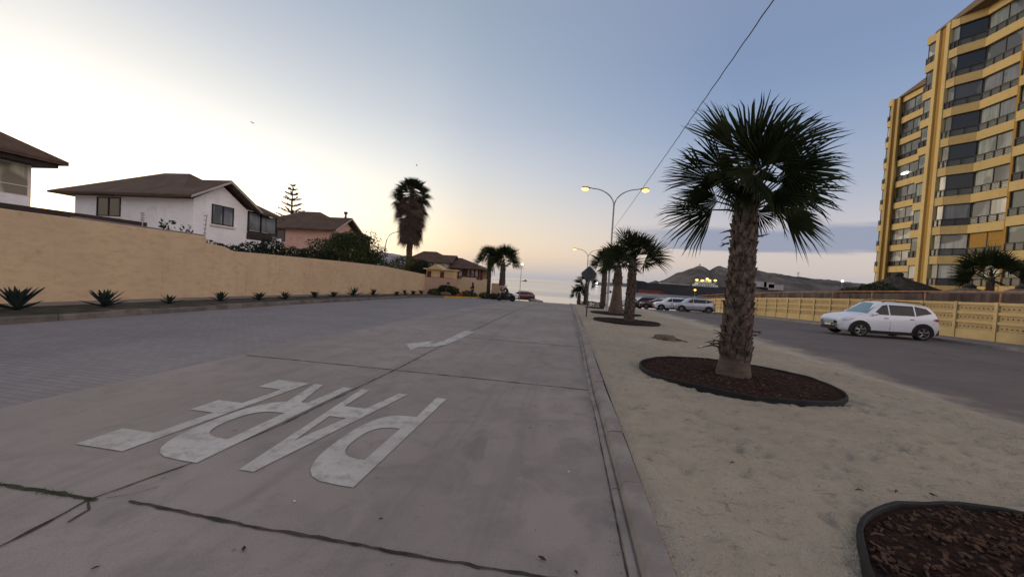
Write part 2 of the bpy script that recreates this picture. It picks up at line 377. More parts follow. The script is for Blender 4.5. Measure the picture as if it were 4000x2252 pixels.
# thin evening cloud bank low over the hills, and a faint haze streak over the sea
cv = t.n('ShaderNodeCombineXYZ'); t.put(cv.inputs[0], t.math('MULTIPLY', az, 9.)); t.put(cv.inputs[1], t.math('MULTIPLY', el, 60.))
cn = t.noise(cv.outputs[0], 1.3, 5, .6, .4)
eld = t.math('ADD', t.math('MULTIPLY', el, 90.), t.math('MULTIPLY', t.math('SUBTRACT', cn, .5), 2.4))
band = t.math('MULTIPLY', t.rng(eld, 4.9, 5.5), t.rng(eld, 7.7, 8.9, 1, 0))
band = t.math('MULTIPLY', band, t.math('MULTIPLY', t.rng(az, 66/180, 78/180), t.rng(az, 120/180, 150/180, 1, 0)))
c = t.mix(t.math('MULTIPLY', band, .95), c, (.128,.148,.212))
b2 = t.math('MULTIPLY', t.rng(eld, .3, 1.4), t.rng(eld, 1.8, 3.2, 1, 0)); b2 = t.math('MULTIPLY', b2, t.rng(az, 60/180, 80/180))
c = t.mix(t.math('MULTIPLY', b2, .35), c, (.22,.23,.27))
sky = t.n('ShaderNodeTexSky'); sky.sky_type = 'NISHITA'; sky.sun_disc = False; sky.sun_elevation = R(1.5); sky.sun_rotation = SUN_AZ
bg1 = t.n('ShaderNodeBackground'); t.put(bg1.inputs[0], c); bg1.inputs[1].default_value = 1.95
bg2 = t.n('ShaderNodeBackground'); t.put(bg2.inputs[0], sky.outputs[0]); bg2.inputs[1].default_value = .05
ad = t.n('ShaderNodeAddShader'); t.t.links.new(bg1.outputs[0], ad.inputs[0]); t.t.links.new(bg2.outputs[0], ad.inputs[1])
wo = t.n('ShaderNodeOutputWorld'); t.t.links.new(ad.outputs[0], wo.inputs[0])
sl = D.lights.new('sun', 'SUN'); sl.energy = 1.25; sl.angle = R(20); sl.color = (1, .80, .56)
so = D.objects.new('sun', sl); COL.objects.link(so)
sd = Vector((math.sin(SUN_AZ)*math.cos(R(10)), math.cos(SUN_AZ)*math.cos(R(10)), math.sin(R(10))))
so.rotation_euler = sd.to_track_quat('Z', 'Y').to_euler(); so.location = (0, 0, 60)
S.view_settings.view_transform = 'Standard'; S.view_settings.look = 'None'; S.view_settings.exposure = 0; S.view_settings.gamma = 1
S.cycles.use_denoising = True
try: S.cycles.max_bounces = 6; S.cycles.diffuse_bounces = 3; S.cycles.glossy_bounces = 3
except Exception: pass

# ------------------------------------------------------------------ ground sheets
def lerp_path(path, y):
    if y <= path[0][1]: return path[0][0]
    for (x0, y0), (x1, y1) in zip(path, path[1:]):
        if y <= y1: return x0 + (x1-x0)*(y-y0)/(y1-y0)
    return path[-1][0]
def sheet(name, xl, xr, y0, y1, off, mat, nx=1, ys=None):
    mb = MB(); ys = ys or [y0 + i for i in range(int(y1-y0))] + [y1]
    prev = None
    fl = xl if callable(xl) else (lambda y: xl); fr = xr if callable(xr) else (lambda y: xr)
    for y in ys:
        a, b = fl(y), fr(y); xs = sorted(set([a + (b-a)*i/nx for i in range(nx+1)] + [q for q in (4., 40.) if min(fl(ys[0]),a) < q < max(b, fr(ys[0]))]))
        row = []
        for x in xs: mb.v.append((x, y, gz(x, y) + off)); row.append(len(mb.v)-1)
        if prev and len(prev) == len(row):
            for i in range(len(row)-1): mb.f.append((prev[i], prev[i+1], row[i+1], row[i]))
        prev = row
    return tag(mb.build(name, mat), kind='structure')
YS = [-60, -30, -10] + list(range(-5, 116))
sheet('ground', -300., 600., 0, 0, -.03, M['sand'], 1, YS)
KERB_L = [(-11.95,-8), (-11.8,10), (-11.8,22), (-12.0,28), (-11.7,31), (-11.0,34), (-9.9,40), (-8.7,48), (-8.2,56)]
kl = lambda y: lerp_path(KERB_L, y)
YR = list(range(-8, 60))
sheet('block_paved_lane', kl, -5.62, 0, 0, 0., M['paver'], 2, YR)
sheet('concrete_road', -5.64, .50, 0, 0, .004, M['concrete'], 2, YR)
sheet('side_road', 6.0, 17.4, 0, 0, 0., M['asphalt'], 3, YR)
sheet('sidewalk', -15.2, -14.0, 0, 0, .135, M['walk'], 1, list(range(-8, 40)))
sheet('verge', -14.0, lambda y: kl(y)-.12, 0, 0, .125, M['verge'], 2, list(range(-8, 57)))
sheet('far_sidewalk', 17.55, 20.2, 0, 0, .11, M['walk'], 1, YR)
# sand of the median, with footprints
def median_sand():
    mb = MB(); xs = [.70 + .045*i for i in range(128)]; ys = [-1 + .045*i for i in range(334)] + [14.2 + .5*i for i in range(92)]
    n = len(xs); rnd = random.Random(5); H_ = {}
    for k in range(1500):                                             # trodden footprints and scuffs
        px, py, a = rnd.uniform(.8, 6.3), rnd.uniform(.0, 14), rnd.gauss(.2, .7); l, wd, dp = rnd.uniform(.08,.17), rnd.uniform(.045,.075), rnd.uniform(.010,.036); ca, sa = math.cos(a), math.sin(a)
        i0, j0 = int((px-.7)/.045), int((py+1)/.045)
        for j in range(max(0,j0-6), min(334,j0+7)):
            for i in range(max(0,i0-6), min(n,i0+7)):
                dx, dy = xs[i]-px, ys[j]-py; q = ((dx*ca+dy*sa)/l)**2 + ((dy*ca-dx*sa)/wd)**2
                if q < 3: H_[(j,i)] = H_.get((j,i), 0) + dp*(-math.exp(-q*1.6) + .35*math.exp(-(q-1.7)**2*3))
    for j, y in enumerate(ys):
        for i, x in enumerate(xs):
            e = min(1, max(0, (6.35-x)/.5)) * min(1, max(0, (x-.70)/.15))
            p = Vector((x, y, 0))
            h = .022*noise.noise(p*1.3) + .012*noise.noise(p*5.0+Vector((3,1,0))) + .012*noise.noise(p*12) + max(-.075, min(.04, H_.get((j,i), 0)))
            mb.v.append((x, y, gz(x, y) + .055*min(1, max(0, (6.4-x)/1.2)) + .004 + h*e*(1 if y < 14 else .5)))
    for j in range(len(ys)-1):
        for i in range(n-1):
            a = j*n+i; mb.f.append((a, a+1, a+n+1, a+n))
    tag(mb.build('sand', M['sand'], smooth=True), kind='structure')
median_sand()
# sea and hills
mb = MB(); mb.quad((-9000,60,SEA), (9000,60,SEA), (9000,16000,SEA), (-9000,16000,SEA))
def mk_sea():
    m, t = newmat('sea_water'); v = t.pos()
    a = t.noise(t.map(v, (.05,.22,1)), 1, 5, .65); b = t.noise(t.map(v, (.002,.012,1)), 1, 4, .6)
    sy = t.n('ShaderNodeSeparateXYZ'); t.put(sy.inputs[0], v)
    p = t.out(t.mix(t.rng(b, .42, .6), (.36,.42,.45), (.24,.30,.33)), t.rng(b, .42, .62, .12, .22), .5, 0, t.bump(a, .12, .12)); return m
M['sea'] = mk_sea(); tag(mb.build('sea', M['sea']), kind='structure')
def hill(name, prof, y0, y1, mat, step=12., rough=6.):
    mb = MB(); xs = []; x = prof[0][0]
    while x <= prof[-1][0]: xs.append(x); x += step
    m = 26
    for j in range(m+1):
        f = j/m; y = y0 + (y1-y0)*f; b = math.sin(PI*min(1, f*1.15))**.8 if f < .87 else math.sin(PI*min(1,f*1.15))
        b = max(0, math.sin(PI*f))**.75
        for x in xs:
            xx = x * y / ((y0+y1)/2)
            hgt = lerp_path([(h, q) for q, h in prof], x)
            q = Vector((xx*.012, y*.012, 0)); r = noise.fractal(q, 1.0, 2.0, 5)
            mb.v.append((xx, y, SEA - 1 + (hgt - SEA + 1)*b*(1 + .05*r) + rough*(.5*r + .5*noise.noise(Vector((xx*.06, y*.06, 3))))*min(1, max(0, hgt/40))))
    n = len(xs)
    for j in range(m):
        for i in range(n-1): a = j*n+i; mb.f.append((a, a+1, a+n+1, a+n))
    return tag(mb.build(name, mat, smooth=False), kind='structure')
M['hill'] = pm('dry_hillside', (.066,.060,.055), .95, .5, .014, .10, 0, c2=(.128,.113,.098), world=True)
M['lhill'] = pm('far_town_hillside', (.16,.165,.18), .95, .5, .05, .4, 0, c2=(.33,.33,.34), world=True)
hp = [(110,3),(180,6),(250,5),(300,9),(340,24),(352,20),(376,32),(412,54),(440,66),(464,74),(482,84),(494,88),(506,82),(529,71),(545,80),(556,88),(570,88),(583,84),(615,78),(646,80),(672,85),(686,86),(720,79),(752,75),(822,65),(907,62),(990,59),(1073,53),(1114,50),(1300,44),(1500,30)]
hill('hills', hp, 1150, 1850, M['hill'])
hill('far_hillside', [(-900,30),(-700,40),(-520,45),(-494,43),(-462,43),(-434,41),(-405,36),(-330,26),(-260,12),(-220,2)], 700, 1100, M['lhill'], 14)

# ------------------------------------------------------------------ kerbs
def kerb(name, path_x, y0, y1, prof, mat, seg=1.0, gap=.012, jit=.006):
    mb = MB(); y = y0
    while y < y1 - .01:
        a, b = y + gap/2, min(y1, y + seg) - gap/2; jx, jz = U(-jit, jit), U(-jit, jit)
        n = len(prof); vs = []
        for yy in (a, b):
            x0 = path_x(yy)
            vs += [(x0 + px + jx, yy, gz(x0, yy) + pz + (jz if pz > .03 else 0)) for px, pz in prof]
        mb.add(vs, [(i, i+n, i+n+1, i+1) for i in range(n-1)] + [tuple(range(n)), tuple(range(n, 2*n))[::-1]])
        y += seg
    return tag(mb.build(name, mat), kind='structure')
kerb('kerb', lambda y: .455 + .012*math.sin(y*.7), -2, 58, [(-.02,-.03),(.0,.022),(.035,.03),(.055,.018),(.075,.085),(.10,.10),(.215,.105),(.225,.09),(.235,-.03)], M['kerb'])
kerb('kerb', kl, -8, 33, [(.01,-.02),(.0,.13),(-.03,.155),(-.15,.155),(-.17,-.02)], M['old_kerb'], 1.0, .012, .015)
kerb('yellow_kerb', kl, 33, 56, [(.01,-.02),(.0,.14),(-.03,.165),(-.17,.165),(-.19,-.02)], M['yellow_kerb'], 1.0, .01)
kerb('kerb', lambda y: 17.4, -8, 23.2, [(.0,-.02),(.0,.12),(.03,.13),(.16,.13),(.17,-.02)], M['kerb'])
kerb('yellow_kerb', lambda y: 17.4, 23.2, 27.2, [(.0,-.02),(.0,.12),(.03,.13),(.16,.13),(.17,-.02)], M['yellow_kerb'])
kerb('kerb', lambda y: 17.4, 27.2, 58, [(.0,-.02),(.0,.12),(.03,.13),(.16,.13),(.17,-.02)], M['kerb'])

# ------------------------------------------------------------------ slab joints (open cracks with filler)
def joint(name, pts, wd, mat, seed, off=.009, step=.05, jag=.018, wv=.5):
    random.seed(seed); mb = MB(); P = []
    for (x0,y0), (x1,y1) in zip(pts, pts[1:]):
        n = max(1, int(math.hypot(x1-x0, y1-y0)/step))
        for i in range(n): P.append((x0+(x1-x0)*i/n, y0+(y1-y0)*i/n))
    P.append(pts[-1]); L = len(P)
    for i, (x, y) in enumerate(P):
        a, b = P[max(0,i-1)], P[min(L-1,i+1)]; dx, dy = b[0]-a[0], b[1]-a[1]; l = math.hypot(dx,dy) or 1; nx, ny = -dy/l, dx/l
        o = jag*noise.noise(Vector((x*1.7+seed, y*1.7, 0)))*.8 + jag*.5*noise.noise(Vector((x*9, y*9+seed, 0)))
        ww = wd*(1 + wv*noise.noise(Vector((x*5, y*5, seed)))*2)*.5; ww = max(ww, .0015)
        for s in (-1, 1):
            ww2 = ww + wd*.22*U(-1, 1); px, py = x+nx*(o+s*ww2), y+ny*(o+s*ww2)
            mb.v.append((px, py, gz(px, py) + off))
    for i in range(L-1): mb.f.append((2*i, 2*i+1, 2*i+3, 2*i+2))
    return tag(mb.build(name, mat), kind='structure')
joint('road_joint', [(-2.90,-1.5), (-2.93,1.2), (-3.02,1.85), (-3.05,1.97), (-2.90,2.5), (-2.81,3.4), (-2.76,6), (-2.80,10)], .016, M['crack'], 2)
joint('road_joint', [(-2.80,10), (-2.82,30), (-2.8,52)], .03, M['crack'], 22, step=.5, jag=.01)
joint('road_joint', [(-2.80,2.02), (-1.9,2.0), (-1.2,2.005), (-.2,2.01), (.42,2.02)], .021, M['crack'], 3)
joint('road_joint', [(-5.6,1.96), (-3.9,1.97), (-3.0,1.98)], .028, M['moss'], 4)
joint('road_joint', [(-5.55,5.74), (-2.8,5.78), (.42,5.78)], .02, M['crack'], 5)
joint('road_joint', [(-2.78,9.7), (.42,9.72)], .022, M['crack'], 6)
joint('road_joint', [(-5.6,9.66), (-2.82,9.7)], .012, M['crack'], 7)
for k, y in enumerate((13.5, 17.3, 21.1, 24.9)): joint('road_joint', [(-5.6,y), (.42,y)], .014, M['crack'], 30+k, step=.3)
joint('road_joint', [(-3.03,1.96), (-2.93,1.90), (-2.90,1.78)], .012, M['crack'], 8)
joint('road_joint', [(-2.97,2.02), (-2.86,2.10), (-2.80,2.2)], .006, M['crack'], 9)
joint('kerb_gutter_dirt', [(.44,-1), (.445,8), (.45,20), (.45,48)], .008, M['crack'], 10, jag=.004)

# ------------------------------------------------------------------ painted word and arrow
def flat(polys, holes, off=.010):
    # fills 2-D outlines (with holes) by ear filling, subdivided for the ground's slope
    bm = bmesh.new()
    def loop(p): 
        vs = [bm.verts.new((x, y, 0)) for x, y in p]
        return [bm.edges.new((vs[i], vs[(i+1)%len(vs)])) for i in range(len(vs))]
    ed = []
    for p in polys + holes: ed += loop(p)
    bmesh.ops.triangle_fill(bm, use_beauty=True, use_dissolve=False, edges=ed)
    for v in bm.verts: v.co.z = gz(v.co.x, v.co.y) + off
    mb = MB(); idx = {v: i for i, v in enumerate(bm.verts)}
    mb.v = [tuple(v.co) for v in bm.verts]
    for f in bm.faces:
        l = [idx[v] for v in f.verts]; mb.f.append(tuple(l if f.normal.z > 0 else l[::-1]))
    bm.free(); return mb
def bowl(xs, xo, y0, y1, n=14):
    # half-round (squarish) bowl running from the stem xs out to xo between y0 (letter top) and y1
    out = []
    for i in range(n+1):
        a = -PI/2 + PI*i/n; ca, sa = math.cos(a), math.sin(a)
        out.append((xs + (xo-xs)*abs(ca)**.62, (y0+y1)/2 + (y1-y0)/2*(1 if sa > 0 else -1)*abs(sa)**.8))
    return out
word = thing('road_word', 'white word PARE painted on the concrete road, upside down to the viewer', 'road marking', (-2.7, 3.6, gz(-2.7, 3.6)))
T, B = 2.53, 4.66
fl_ = flat([[(-1.49,T)] + bowl(-1.60,-2.06,T,3.96) + [(-1.62,B),(-1.48,B)]], [bowl(-1.63,-1.92,2.92,3.61)])
fl_.build('letter', M['paint'], word)['label'] = 'painted letter P'
ap = flat([[(-2.47,T),(-2.34,T),(-2.02,B),(-2.15,B),(-2.255,4.02),(-2.53,4.02),(-2.57,B),(-2.70,B)], ], [[(-2.43,3.08),(-2.31,3.66),(-2.30,3.70),(-2.505,3.70)]])
ap.build('letter', M['paint'], word)['label'] = 'painted letter A'
rp = flat([[(-2.86,T)] + bowl(-2.97,-3.50,T,3.98) + [(-2.99,3.98),(-2.96,B),(-2.83,B)]], [bowl(-3.0,-3.35,2.94,3.63)])
rp.v += [(x, y, gz(x, y)+.0102) for x, y in [(-3.06,3.94),(-3.22,3.90),(-3.40,B),(-3.27,B)]]; n_ = len(rp.v); rp.f.append((n_-4, n_-3, n_-2, n_-1)[::-1])
rp.build('letter', M['paint'], word)['label'] = 'painted letter R'
ep = flat([[(-3.58,T),(-4.06,T),(-4.06,2.87),(-3.71,2.87),(-3.68,3.42),(-3.97,3.42),(-3.97,3.75),(-3.65,3.75),(-3.62,4.31),(-3.97,4.31),(-3.97,B),(-3.48,B)]], [])
ep.build('letter', M['paint'], word)['label'] = 'painted letter E'
ar = flat([[(-2.68,10.83),(-3.0,10.83),(-2.97,8.85),(-3.03,8.42),(-3.16,8.34),(-3.17,8.74),(-3.58,8.02),(-3.19,7.36),(-3.20,7.80),(-2.90,7.97),(-2.76,8.30),(-2.71,8.9)]], [])
tag(ar.build('road_arrow', M['paint'], org=(-3,9,gz(-3,9))), 'white painted arrow on the concrete road pointing back towards the word', 'road marking')
mb = MB()
for y in range(2, 44, 1):
    mb.quad((12.35,y,gz(12.35,y)+.006), (12.45,y,gz(12.45,y)+.006), (12.45,y+1,gz(12.45,y+1)+.006), (12.35,y+1,gz(12.35,y+1)+.006))
M['fadedpaint'] = pm('faded_lane_paint', (.115,.102,.10), .85, .15, 2.2, 30, 0, c2=(.21,.195,.19), world=True)
tag(mb.build('lane_line', M['fadedpaint'], org=(12.4, 8, 0)), 'faded pale lane line along the asphalt side road', 'road marking')

# ------------------------------------------------------------------ planting beds
def bed(c, r, seed, label, chips=0, sq=1.0):
    cx, cy = c; z0 = gz(cx, cy) + .05; SB = .05
    def rad(a): return r*(1 + .03*math.sin(2*a+seed) + .02*math.sin(3*a+seed*2.) + .012*noise.noise(Vector((math.cos(a)*5, math.sin(a)*5, seed))))
    N = 72; ring = [(cx+rad(2*PI*i/N)*math.cos(2*PI*i/N), cy+sq*rad(2*PI*i/N)*math.sin(2*PI*i/N)) for i in range(N)]
    o = thing('planting_bed', label, 'planting bed', (cx, cy, z0), 'round mulch beds along the sandy median')
    mb = MB(); vs = []
    for i, (x, y) in enumerate(ring):
        dx, dy = (x-cx)/r, (y-cy)/r; g = gz(x, y) + SB; h = .085 + .022*noise.noise(Vector((dx*2, dy*2, seed))) + .012*noise.noise(Vector((dx*7, dy*7, seed)))
        for k, z in ((1.0,g-.12),(1.0,g+h-.01),(.995,g+h),(.984,g+h),(.980,g+h-.01),(.980,g-.12)): vs.append((cx+dx*r*k, cy+dy*r*k, z))
    mb.add(vs, [(i*6+k, ((i+1)%N)*6+k, ((i+1)%N)*6+k+1, i*6+k+1) for i in range(N) for k in range(5)])
    mb.build('edging', M['edging'], o)
    mb = MB(); rings = 26 if chips else 9; prev = None
    for j in range(rings+1):
        f = .978*j/rings; row = []
        for i, (x, y) in enumerate(ring):
            px, py = cx+(x-cx)*f, cy+(y-cy)*f; p = Vector((px, py, seed))
            hh = .045 + .035*(1-f*f) + (.025*noise.noise(p*7) + .018*noise.noise(p*19))*(1 if f < .96 else .3)
            mb.v.append((px, py, gz(px, py) + SB + hh)); row.append(len(mb.v)-1)
        if prev: mb.f += [(prev[i], row[i], row[(i+1)%N], prev[(i+1)%N]) for i in range(N)]
        prev = row
    mb.build('mulch', M['mulch'], o, smooth=True)
    if chips:
        random.seed(seed); mb = MB()
        for k in range(chips):
            a, q = U(0, 2*PI), math.sqrt(U(0, 1))*r*.95; px, py = cx+q*math.cos(a), cy+sq*q*math.sin(a)
            f = q/r; hh = .045 + .035*(1-f*f) + .025*noise.noise(Vector((px, py, seed))*7) + .018*noise.noise(Vector((px, py, seed))*19)
            l, wd = U(.02,.07), U(.008,.022); ro = Matrix.Rotation(U(0,2*PI), 3, 'Z') @ Matrix.Rotation(U(-.5,.5), 3, 'Y') @ Matrix.Rotation(U(-.4,.4), 3, 'X')
            b0 = [ro @ Vector((sx_*l*.5*kx, sy_*wd*.5, sz_*.006)) + Vector((px, py, gz(px,py)+SB+hh+.008)) for sz_ in (-1,1) for sx_, sy_, kx in ((-1,-1,1),(1,-1,.8),(1,1,.9),(-1,1,.7))]
            mb.add(b0, [(0,3,2,1),(4,5,6,7),(0,1,5,4),(1,2,6,5),(2,3,7,6),(3,0,4,7)])
        tag(mb.build('bark_chips', M['chip'], o), kind='stuff')
    return o
bed((3.25,1.75), 1.60, 1, 'dark mulch bed with black rubber edging, nearest the camera and without a visible tree', 2600)
bed((3.13,7.40), 1.57, 2, 'round dark mulch bed under the big near palm', 900)
bed((2.85,17.95), 1.50, 3, 'round dark mulch bed under the second palm of the median')
bed((3.10,24.2), 1.60, 4, 'round dark mulch bed under the palm with the flared bottle trunk')
bed((2.9,32.6), 1.3, 5, 'round dark mulch bed farthest along the median beside the lamp post')
# ------------------------------------------------------------------ palms
def fan(mb, base, d, roll, lp, L, n=40, spread=2.15, droop=.25, fold=.22, fuse=.5, ax=None, sd=None):
    d = Vector(d).normalized(); side = d.cross(Vector((0,0,1)))
    side = Vector((1,0,0)) if side.length < .05 else side.normalized()
    side = Matrix.Rotation(roll, 3, d) @ side; nrm = side.cross(d)
    base = Vector(base); hast = base + d*lp + Vector((0,0,-.06*lp*lp))
    # petiole
    mb.tube([base, base + d*lp*.5 + Vector((0,0,.02)), hast], [.028, .018, .013], 5, False)
    if ax is not None: d = Vector(ax).normalized(); side = Vector(sd); side = (side - d*side.dot(d)).normalized(); nrm = side.cross(d)
    def P(a, s, l, off=0):
        q = d*math.cos(a)*s*l + side*math.sin(a)*s*l + nrm*(fold*abs(math.sin(a))*s*l + off)
        return hast + q + Vector((0,0,-droop*l*max(0, s-.35)**1.6))
    da = 2*spread/(n-1)
    for i in range(n):
        a = -spread + da*i + U(-.02, .02); l = L*(.70 + .30*math.cos(a*.62))*U(.90, 1.07); f = fuse*U(.92, 1.05)
        r = a + U(-.05, .05); up_ = .012*(1 if i % 2 else -1)
        i0 = len(mb.v)
        wv_ = da*.52
        t2 = P(r, .80, l) + Vector((0,0,-U(0,.05)*l)); tip = P(r + U(-.04,.04), 1.0, l) + Vector((0,0,-U(.02,.14)*l))
        dv = (side*math.cos(a) - d*math.sin(a))*.0105*L
        mb.v += [tuple(hast), tuple(P(a-wv_, f, l, up_)), tuple(P(a, f*.98, l, -up_*1.5)), tuple(P(a+wv_, f, l, up_)), tuple(t2-dv), tuple(t2+dv), tuple(tip)]
        mb.f += [(i0, i0+1, i0+2), (i0, i0+2, i0+3), (i0+1, i0+4, i0+2), (i0+2, i0+4, i0+5), (i0+2, i0+5, i0+3), (i0+4, i0+6, i0+5)]
def trunk(prof, smooth_to, top, rows, boot_len=.16, seed=1):
    random.seed(seed)
    tr, bo = MB(), MB()
    tr.tube([(.012*math.sin(z*1.3), .012*math.cos(z*1.7), z) for r, z in prof], [r*(1 if z < smooth_to else .88) for r, z in prof], 20)
    def rad(z):
        for (r0_, z0), (r1, z1) in zip(prof, prof[1:]):
            if z <= z1: return r0_ + (r1-r0_)*(z-z0)/(z1-z0)
        return prof[-1][0]
    k = 0; z = smooth_to
    while z < top:
        n = 11; rr = rad(z)
        for i in range(n):
            a = 2*PI*(i + .5*(k % 2))/n + U(-.2, .2); ca, sa = math.cos(a), math.sin(a); out = Vector((ca, sa, 0)); tn = Vector((-sa, ca, 0))
            w_ = rr*.30*U(.8,1.15); hh = boot_len*U(.65,1.35); st = U(.008,.045) + (.035 if random.random() < .15 else 0); zz = z + U(-.05,.05)
            b = out*(rr*.90); lo = Vector((0,0,zz-hh*.45)); hi = Vector((0,0,zz+hh*.55))
            v = [b+lo-tn*w_, b+lo+tn*w_, b+hi+tn*w_*.45, b+hi-tn*w_*.45, out*(rr*.99)+lo*1-tn*w_*.8+Vector((0,0,.01)), out*(rr*.99)+lo+tn*w_*.8+Vector((0,0,.01)), out*(rr+st)+hi+tn*w_*.34, out*(rr+st)+hi-tn*w_*.34]
            bo.add(v, [(4,5,6,7),(0,1,5,4),(1,2,6,5),(3,0,4,7),(2,3,7,6)])
        z += boot_len*.62; k += 1
    return tr, bo
GP = 'palms along the sandy median'
def main_palm():
    o = thing('palm_tree', 'big near fan palm with a rough boot-covered trunk rising from a round mulch bed', 'palm tree', (3.16,7.38,-.02), GP, org=(0,0,0))
    tr, bo = trunk([(.325,-.15),(.305,.05),(.25,.40),(.25,.46),(.255,.6),(.235,.9),(.215,1.6),(.20,2.3),(.185,2.8),(.175,3.2),(.15,3.6),(.10,3.95)], .48, 3.7, 20, .17, 3)
    random.seed(12)
    # a few dead leaf stubs low on the trunk
    for a, z, l in ((3.3,.72,.26),(3.0,.60,.30),(3.6,.88,.2),(2.7,.66,.2),(.2,.86,.16),(-.1,.95,.2),(3.15,2.78,.16),(3.3,2.66,.15),(.05,2.7,.14),(3.0,2.55,.13)):
        dd = Vector((math.cos(a), math.sin(a), U(-.2,.5))); b = Vector((math.cos(a)*.24, math.sin(a)*.24, z))
        for j in range(3): bo.tube([b, b+dd*l*.5, b + (dd+Vector((U(-.4,.4),U(-.4,.4),U(-.5,.3))))*l], [.022,.014,.003], 4)
    t_ = tr.build('trunk', M['smooth_bark'], o, smooth=True); bo.build('leaf_bases', M['boot'], t_)
    cr = MB()
    # (hastula x, depth, height), blade axis angle in the x-z plane, axis depth, tilt of the blade, half spread, length
    spec = [((.02,.0,1.08),82,-.1,25,.72,1.30),((-.32,-.15,1.18),128,-.15,-28,.55,1.16),((.44,.0,1.28),43,.1,30,.40,1.25),((.42,-.05,.92),15,.0,35,.38,1.22),((.68,.0,.50),5,.1,-30,.46,1.06),((.58,-.05,.16),-20,.0,34,.95,.98),
            ((-.70,-.05,.70),160,-.1,28,.62,.86),((-.58,.0,.12),200,.0,-28,.95,.98),((-.12,-.42,.98),100,-.9,5,1.8,.92),((.38,-.42,.78),20,-.9,12,1.6,.86),((.26,-.35,.36),-12,-.7,20,1.3,.58),((-.26,-.35,.34),186,-.7,-20,1.3,.56),
            ((.20,.35,.85),60,.7,20,1.3,.80),((-.28,.35,.75),135,.7,-25,1.2,.74),((.40,.35,.50),15,.7,30,1.2,.78),((-.38,.35,.35),172,.6,20,1.1,.68),((.36,.35,.15),-15,.6,-30,1.2,.70),
            ((-.08,-.40,.66),245,-1.0,8,1.7,.70),((-.34,-.30,.66),172,-.6,-18,1.4,.70),((.40,-.32,.60),0,-.6,16,1.4,.78),((.12,-.42,.90),70,-.8,10,1.7,.85),((.0,-.45,.80),120,-1.0,8,1.7,.8),((-.2,-.35,.46),205,-.6,-25,1.3,.56),((.3,-.35,.42),-25,-.6,25,1.3,.60),
            ((.45,.1,1.05),52,.2,-35,.6,.95),((-.40,.1,.95),146,.2,30,.55,.88),((.55,.15,.72),22,.3,30,.5,.85),((-.5,.1,.42),178,.2,-30,.6,.78),((.55,.2,.30),-12,.3,-30,.6,.92)]
    for dd, an, ad, ti, sp, L in spec:
        base = Vector((dd[0]*.1, dd[1]*.1, 3.1 + .12*dd[2])); hs = Vector((dd[0], dd[1], 3.05 + dd[2])); a_, t_ = R(an + U(-5,5)), R(ti + U(-6,6)); q = hs - base
        fan(cr, base, q, 0, q.length, L, 10 + int(22*sp), sp, .07, U(.10,.22), .50, (math.cos(a_), ad, math.sin(a_)), (-math.sin(a_)*math.cos(t_), math.sin(t_), math.cos(a_)*math.cos(t_)))
    # newest spear leaf
    cr.tube([(0,0,3.2),(.1,0,4.6),(.25,0,5.35)], [.05,.03,.004], 5)
    cr.build('crown', M['frond'], o)
    return o
palm = main_palm()
def far_palm(seed, th, label, loc, group, prof=None, nf=21, smooth=.25, crown=1., mat='boot'):
    o = thing('palm_tree', label, 'palm tree', loc, group, org=(0,0,0))
    prof = prof or [(.30,-.5),(.27,.0),(.22,.35),(.225,.5),(.205,th*.5),(.18,th*.9),(.14,th+.15),(.08,th+.45)]
    tr, bo = trunk(prof, smooth, th, 14, .2, seed)
    t_ = tr.build('trunk', M['smooth_bark'], o, smooth=True); bo.build('leaf_bases', M[mat], t_)
    random.seed(seed); cr = MB(); cr.tube([(0,0,th),(0,0,th+.7)], [.14,.05], 6)
    for i in range(nf):
        a = i*2.39996 + U(-.3,.3); e = R(88 - 92*(i/(nf-1))) + U(-.12,.12); d_ = Vector((math.cos(a)*math.cos(e), math.sin(a)*math.cos(e), math.sin(e)))
        lp = U(.6,.95)*crown; h_ = Vector((0,0,th+.05+U(-.1,.2))); s_ = d_.orthogonal().normalized(); s_ = Matrix.Rotation(U(0, PI), 3, d_) @ s_
        fan(cr, h_, d_, 0, lp, U(.92,1.18)*crown, 24, U(1.1,1.5), .08, U(.08,.25), .5, tuple(d_ + Vector((0,0,U(-.25,.1)))), tuple(s_))
    cr.build('crown', M['frond'], o)
    return o
far_palm(21, 2.75, 'second fan palm of the median, its dark trunk foot in mulch', (2.98,18.05,gz(2.98,18.05)), GP, crown=.98)
far_palm(22, 2.9, 'fan palm whose pale trunk flares like a bottle, behind the second palm', (3.15,24.3,gz(3.15,24.3)), GP, prof=[(.60,-.4),(.52,.05),(.42,.5),(.33,1.1),(.27,1.7),(.22,1.95),(.30,2.0),(.26,2.3),(.22,2.7),(.12,3.2),(.08,3.4)], smooth=2.05, crown=.9, nf=18)
far_palm(23, 3.75, 'slender fan palm standing just left of the lamp post', (3.1,32.5,gz(3.1,32.5)), GP, prof=[(.30,-.5),(.26,0),(.22,.6),(.21,2),(.19,3.5),(.12,4)], crown=.95)
far_palm(24, 2.6, 'short fan palm behind the back of the diamond sign', (2.35,47.,gz(2.35,47)), GP, crown=1.0, nf=18)
far_palm(25, 1.15, 'lowest bushy fan palm at the end of the median, left of the diamond sign post', (1.55,47.3,gz(1.55,47.3)), GP, crown=.85, nf=18)
GL = 'pair of palms beyond the garden wall by the sea'
far_palm(26, 4.5, 'left palm of the pair beside the sea wall, with the thinner trunk', (-10.0,46.2,gz(-10,46.2)+.1), GL, crown=1.35, nf=20, prof=[(.38,-.5),(.34,.1),(.30,1),(.28,3),(.24,4.8),(.15,5.3)])
far_palm(27, 4.3, 'right palm of the pair beside the sea wall, with the thick shaggy trunk', (-8.0,45.,gz(-8,45)+.1), GL, crown=1.45, nf=22, prof=[(.52,-.5),(.50,.1),(.42,1),(.35,2.4),(.30,4.0),(.18,4.6)])
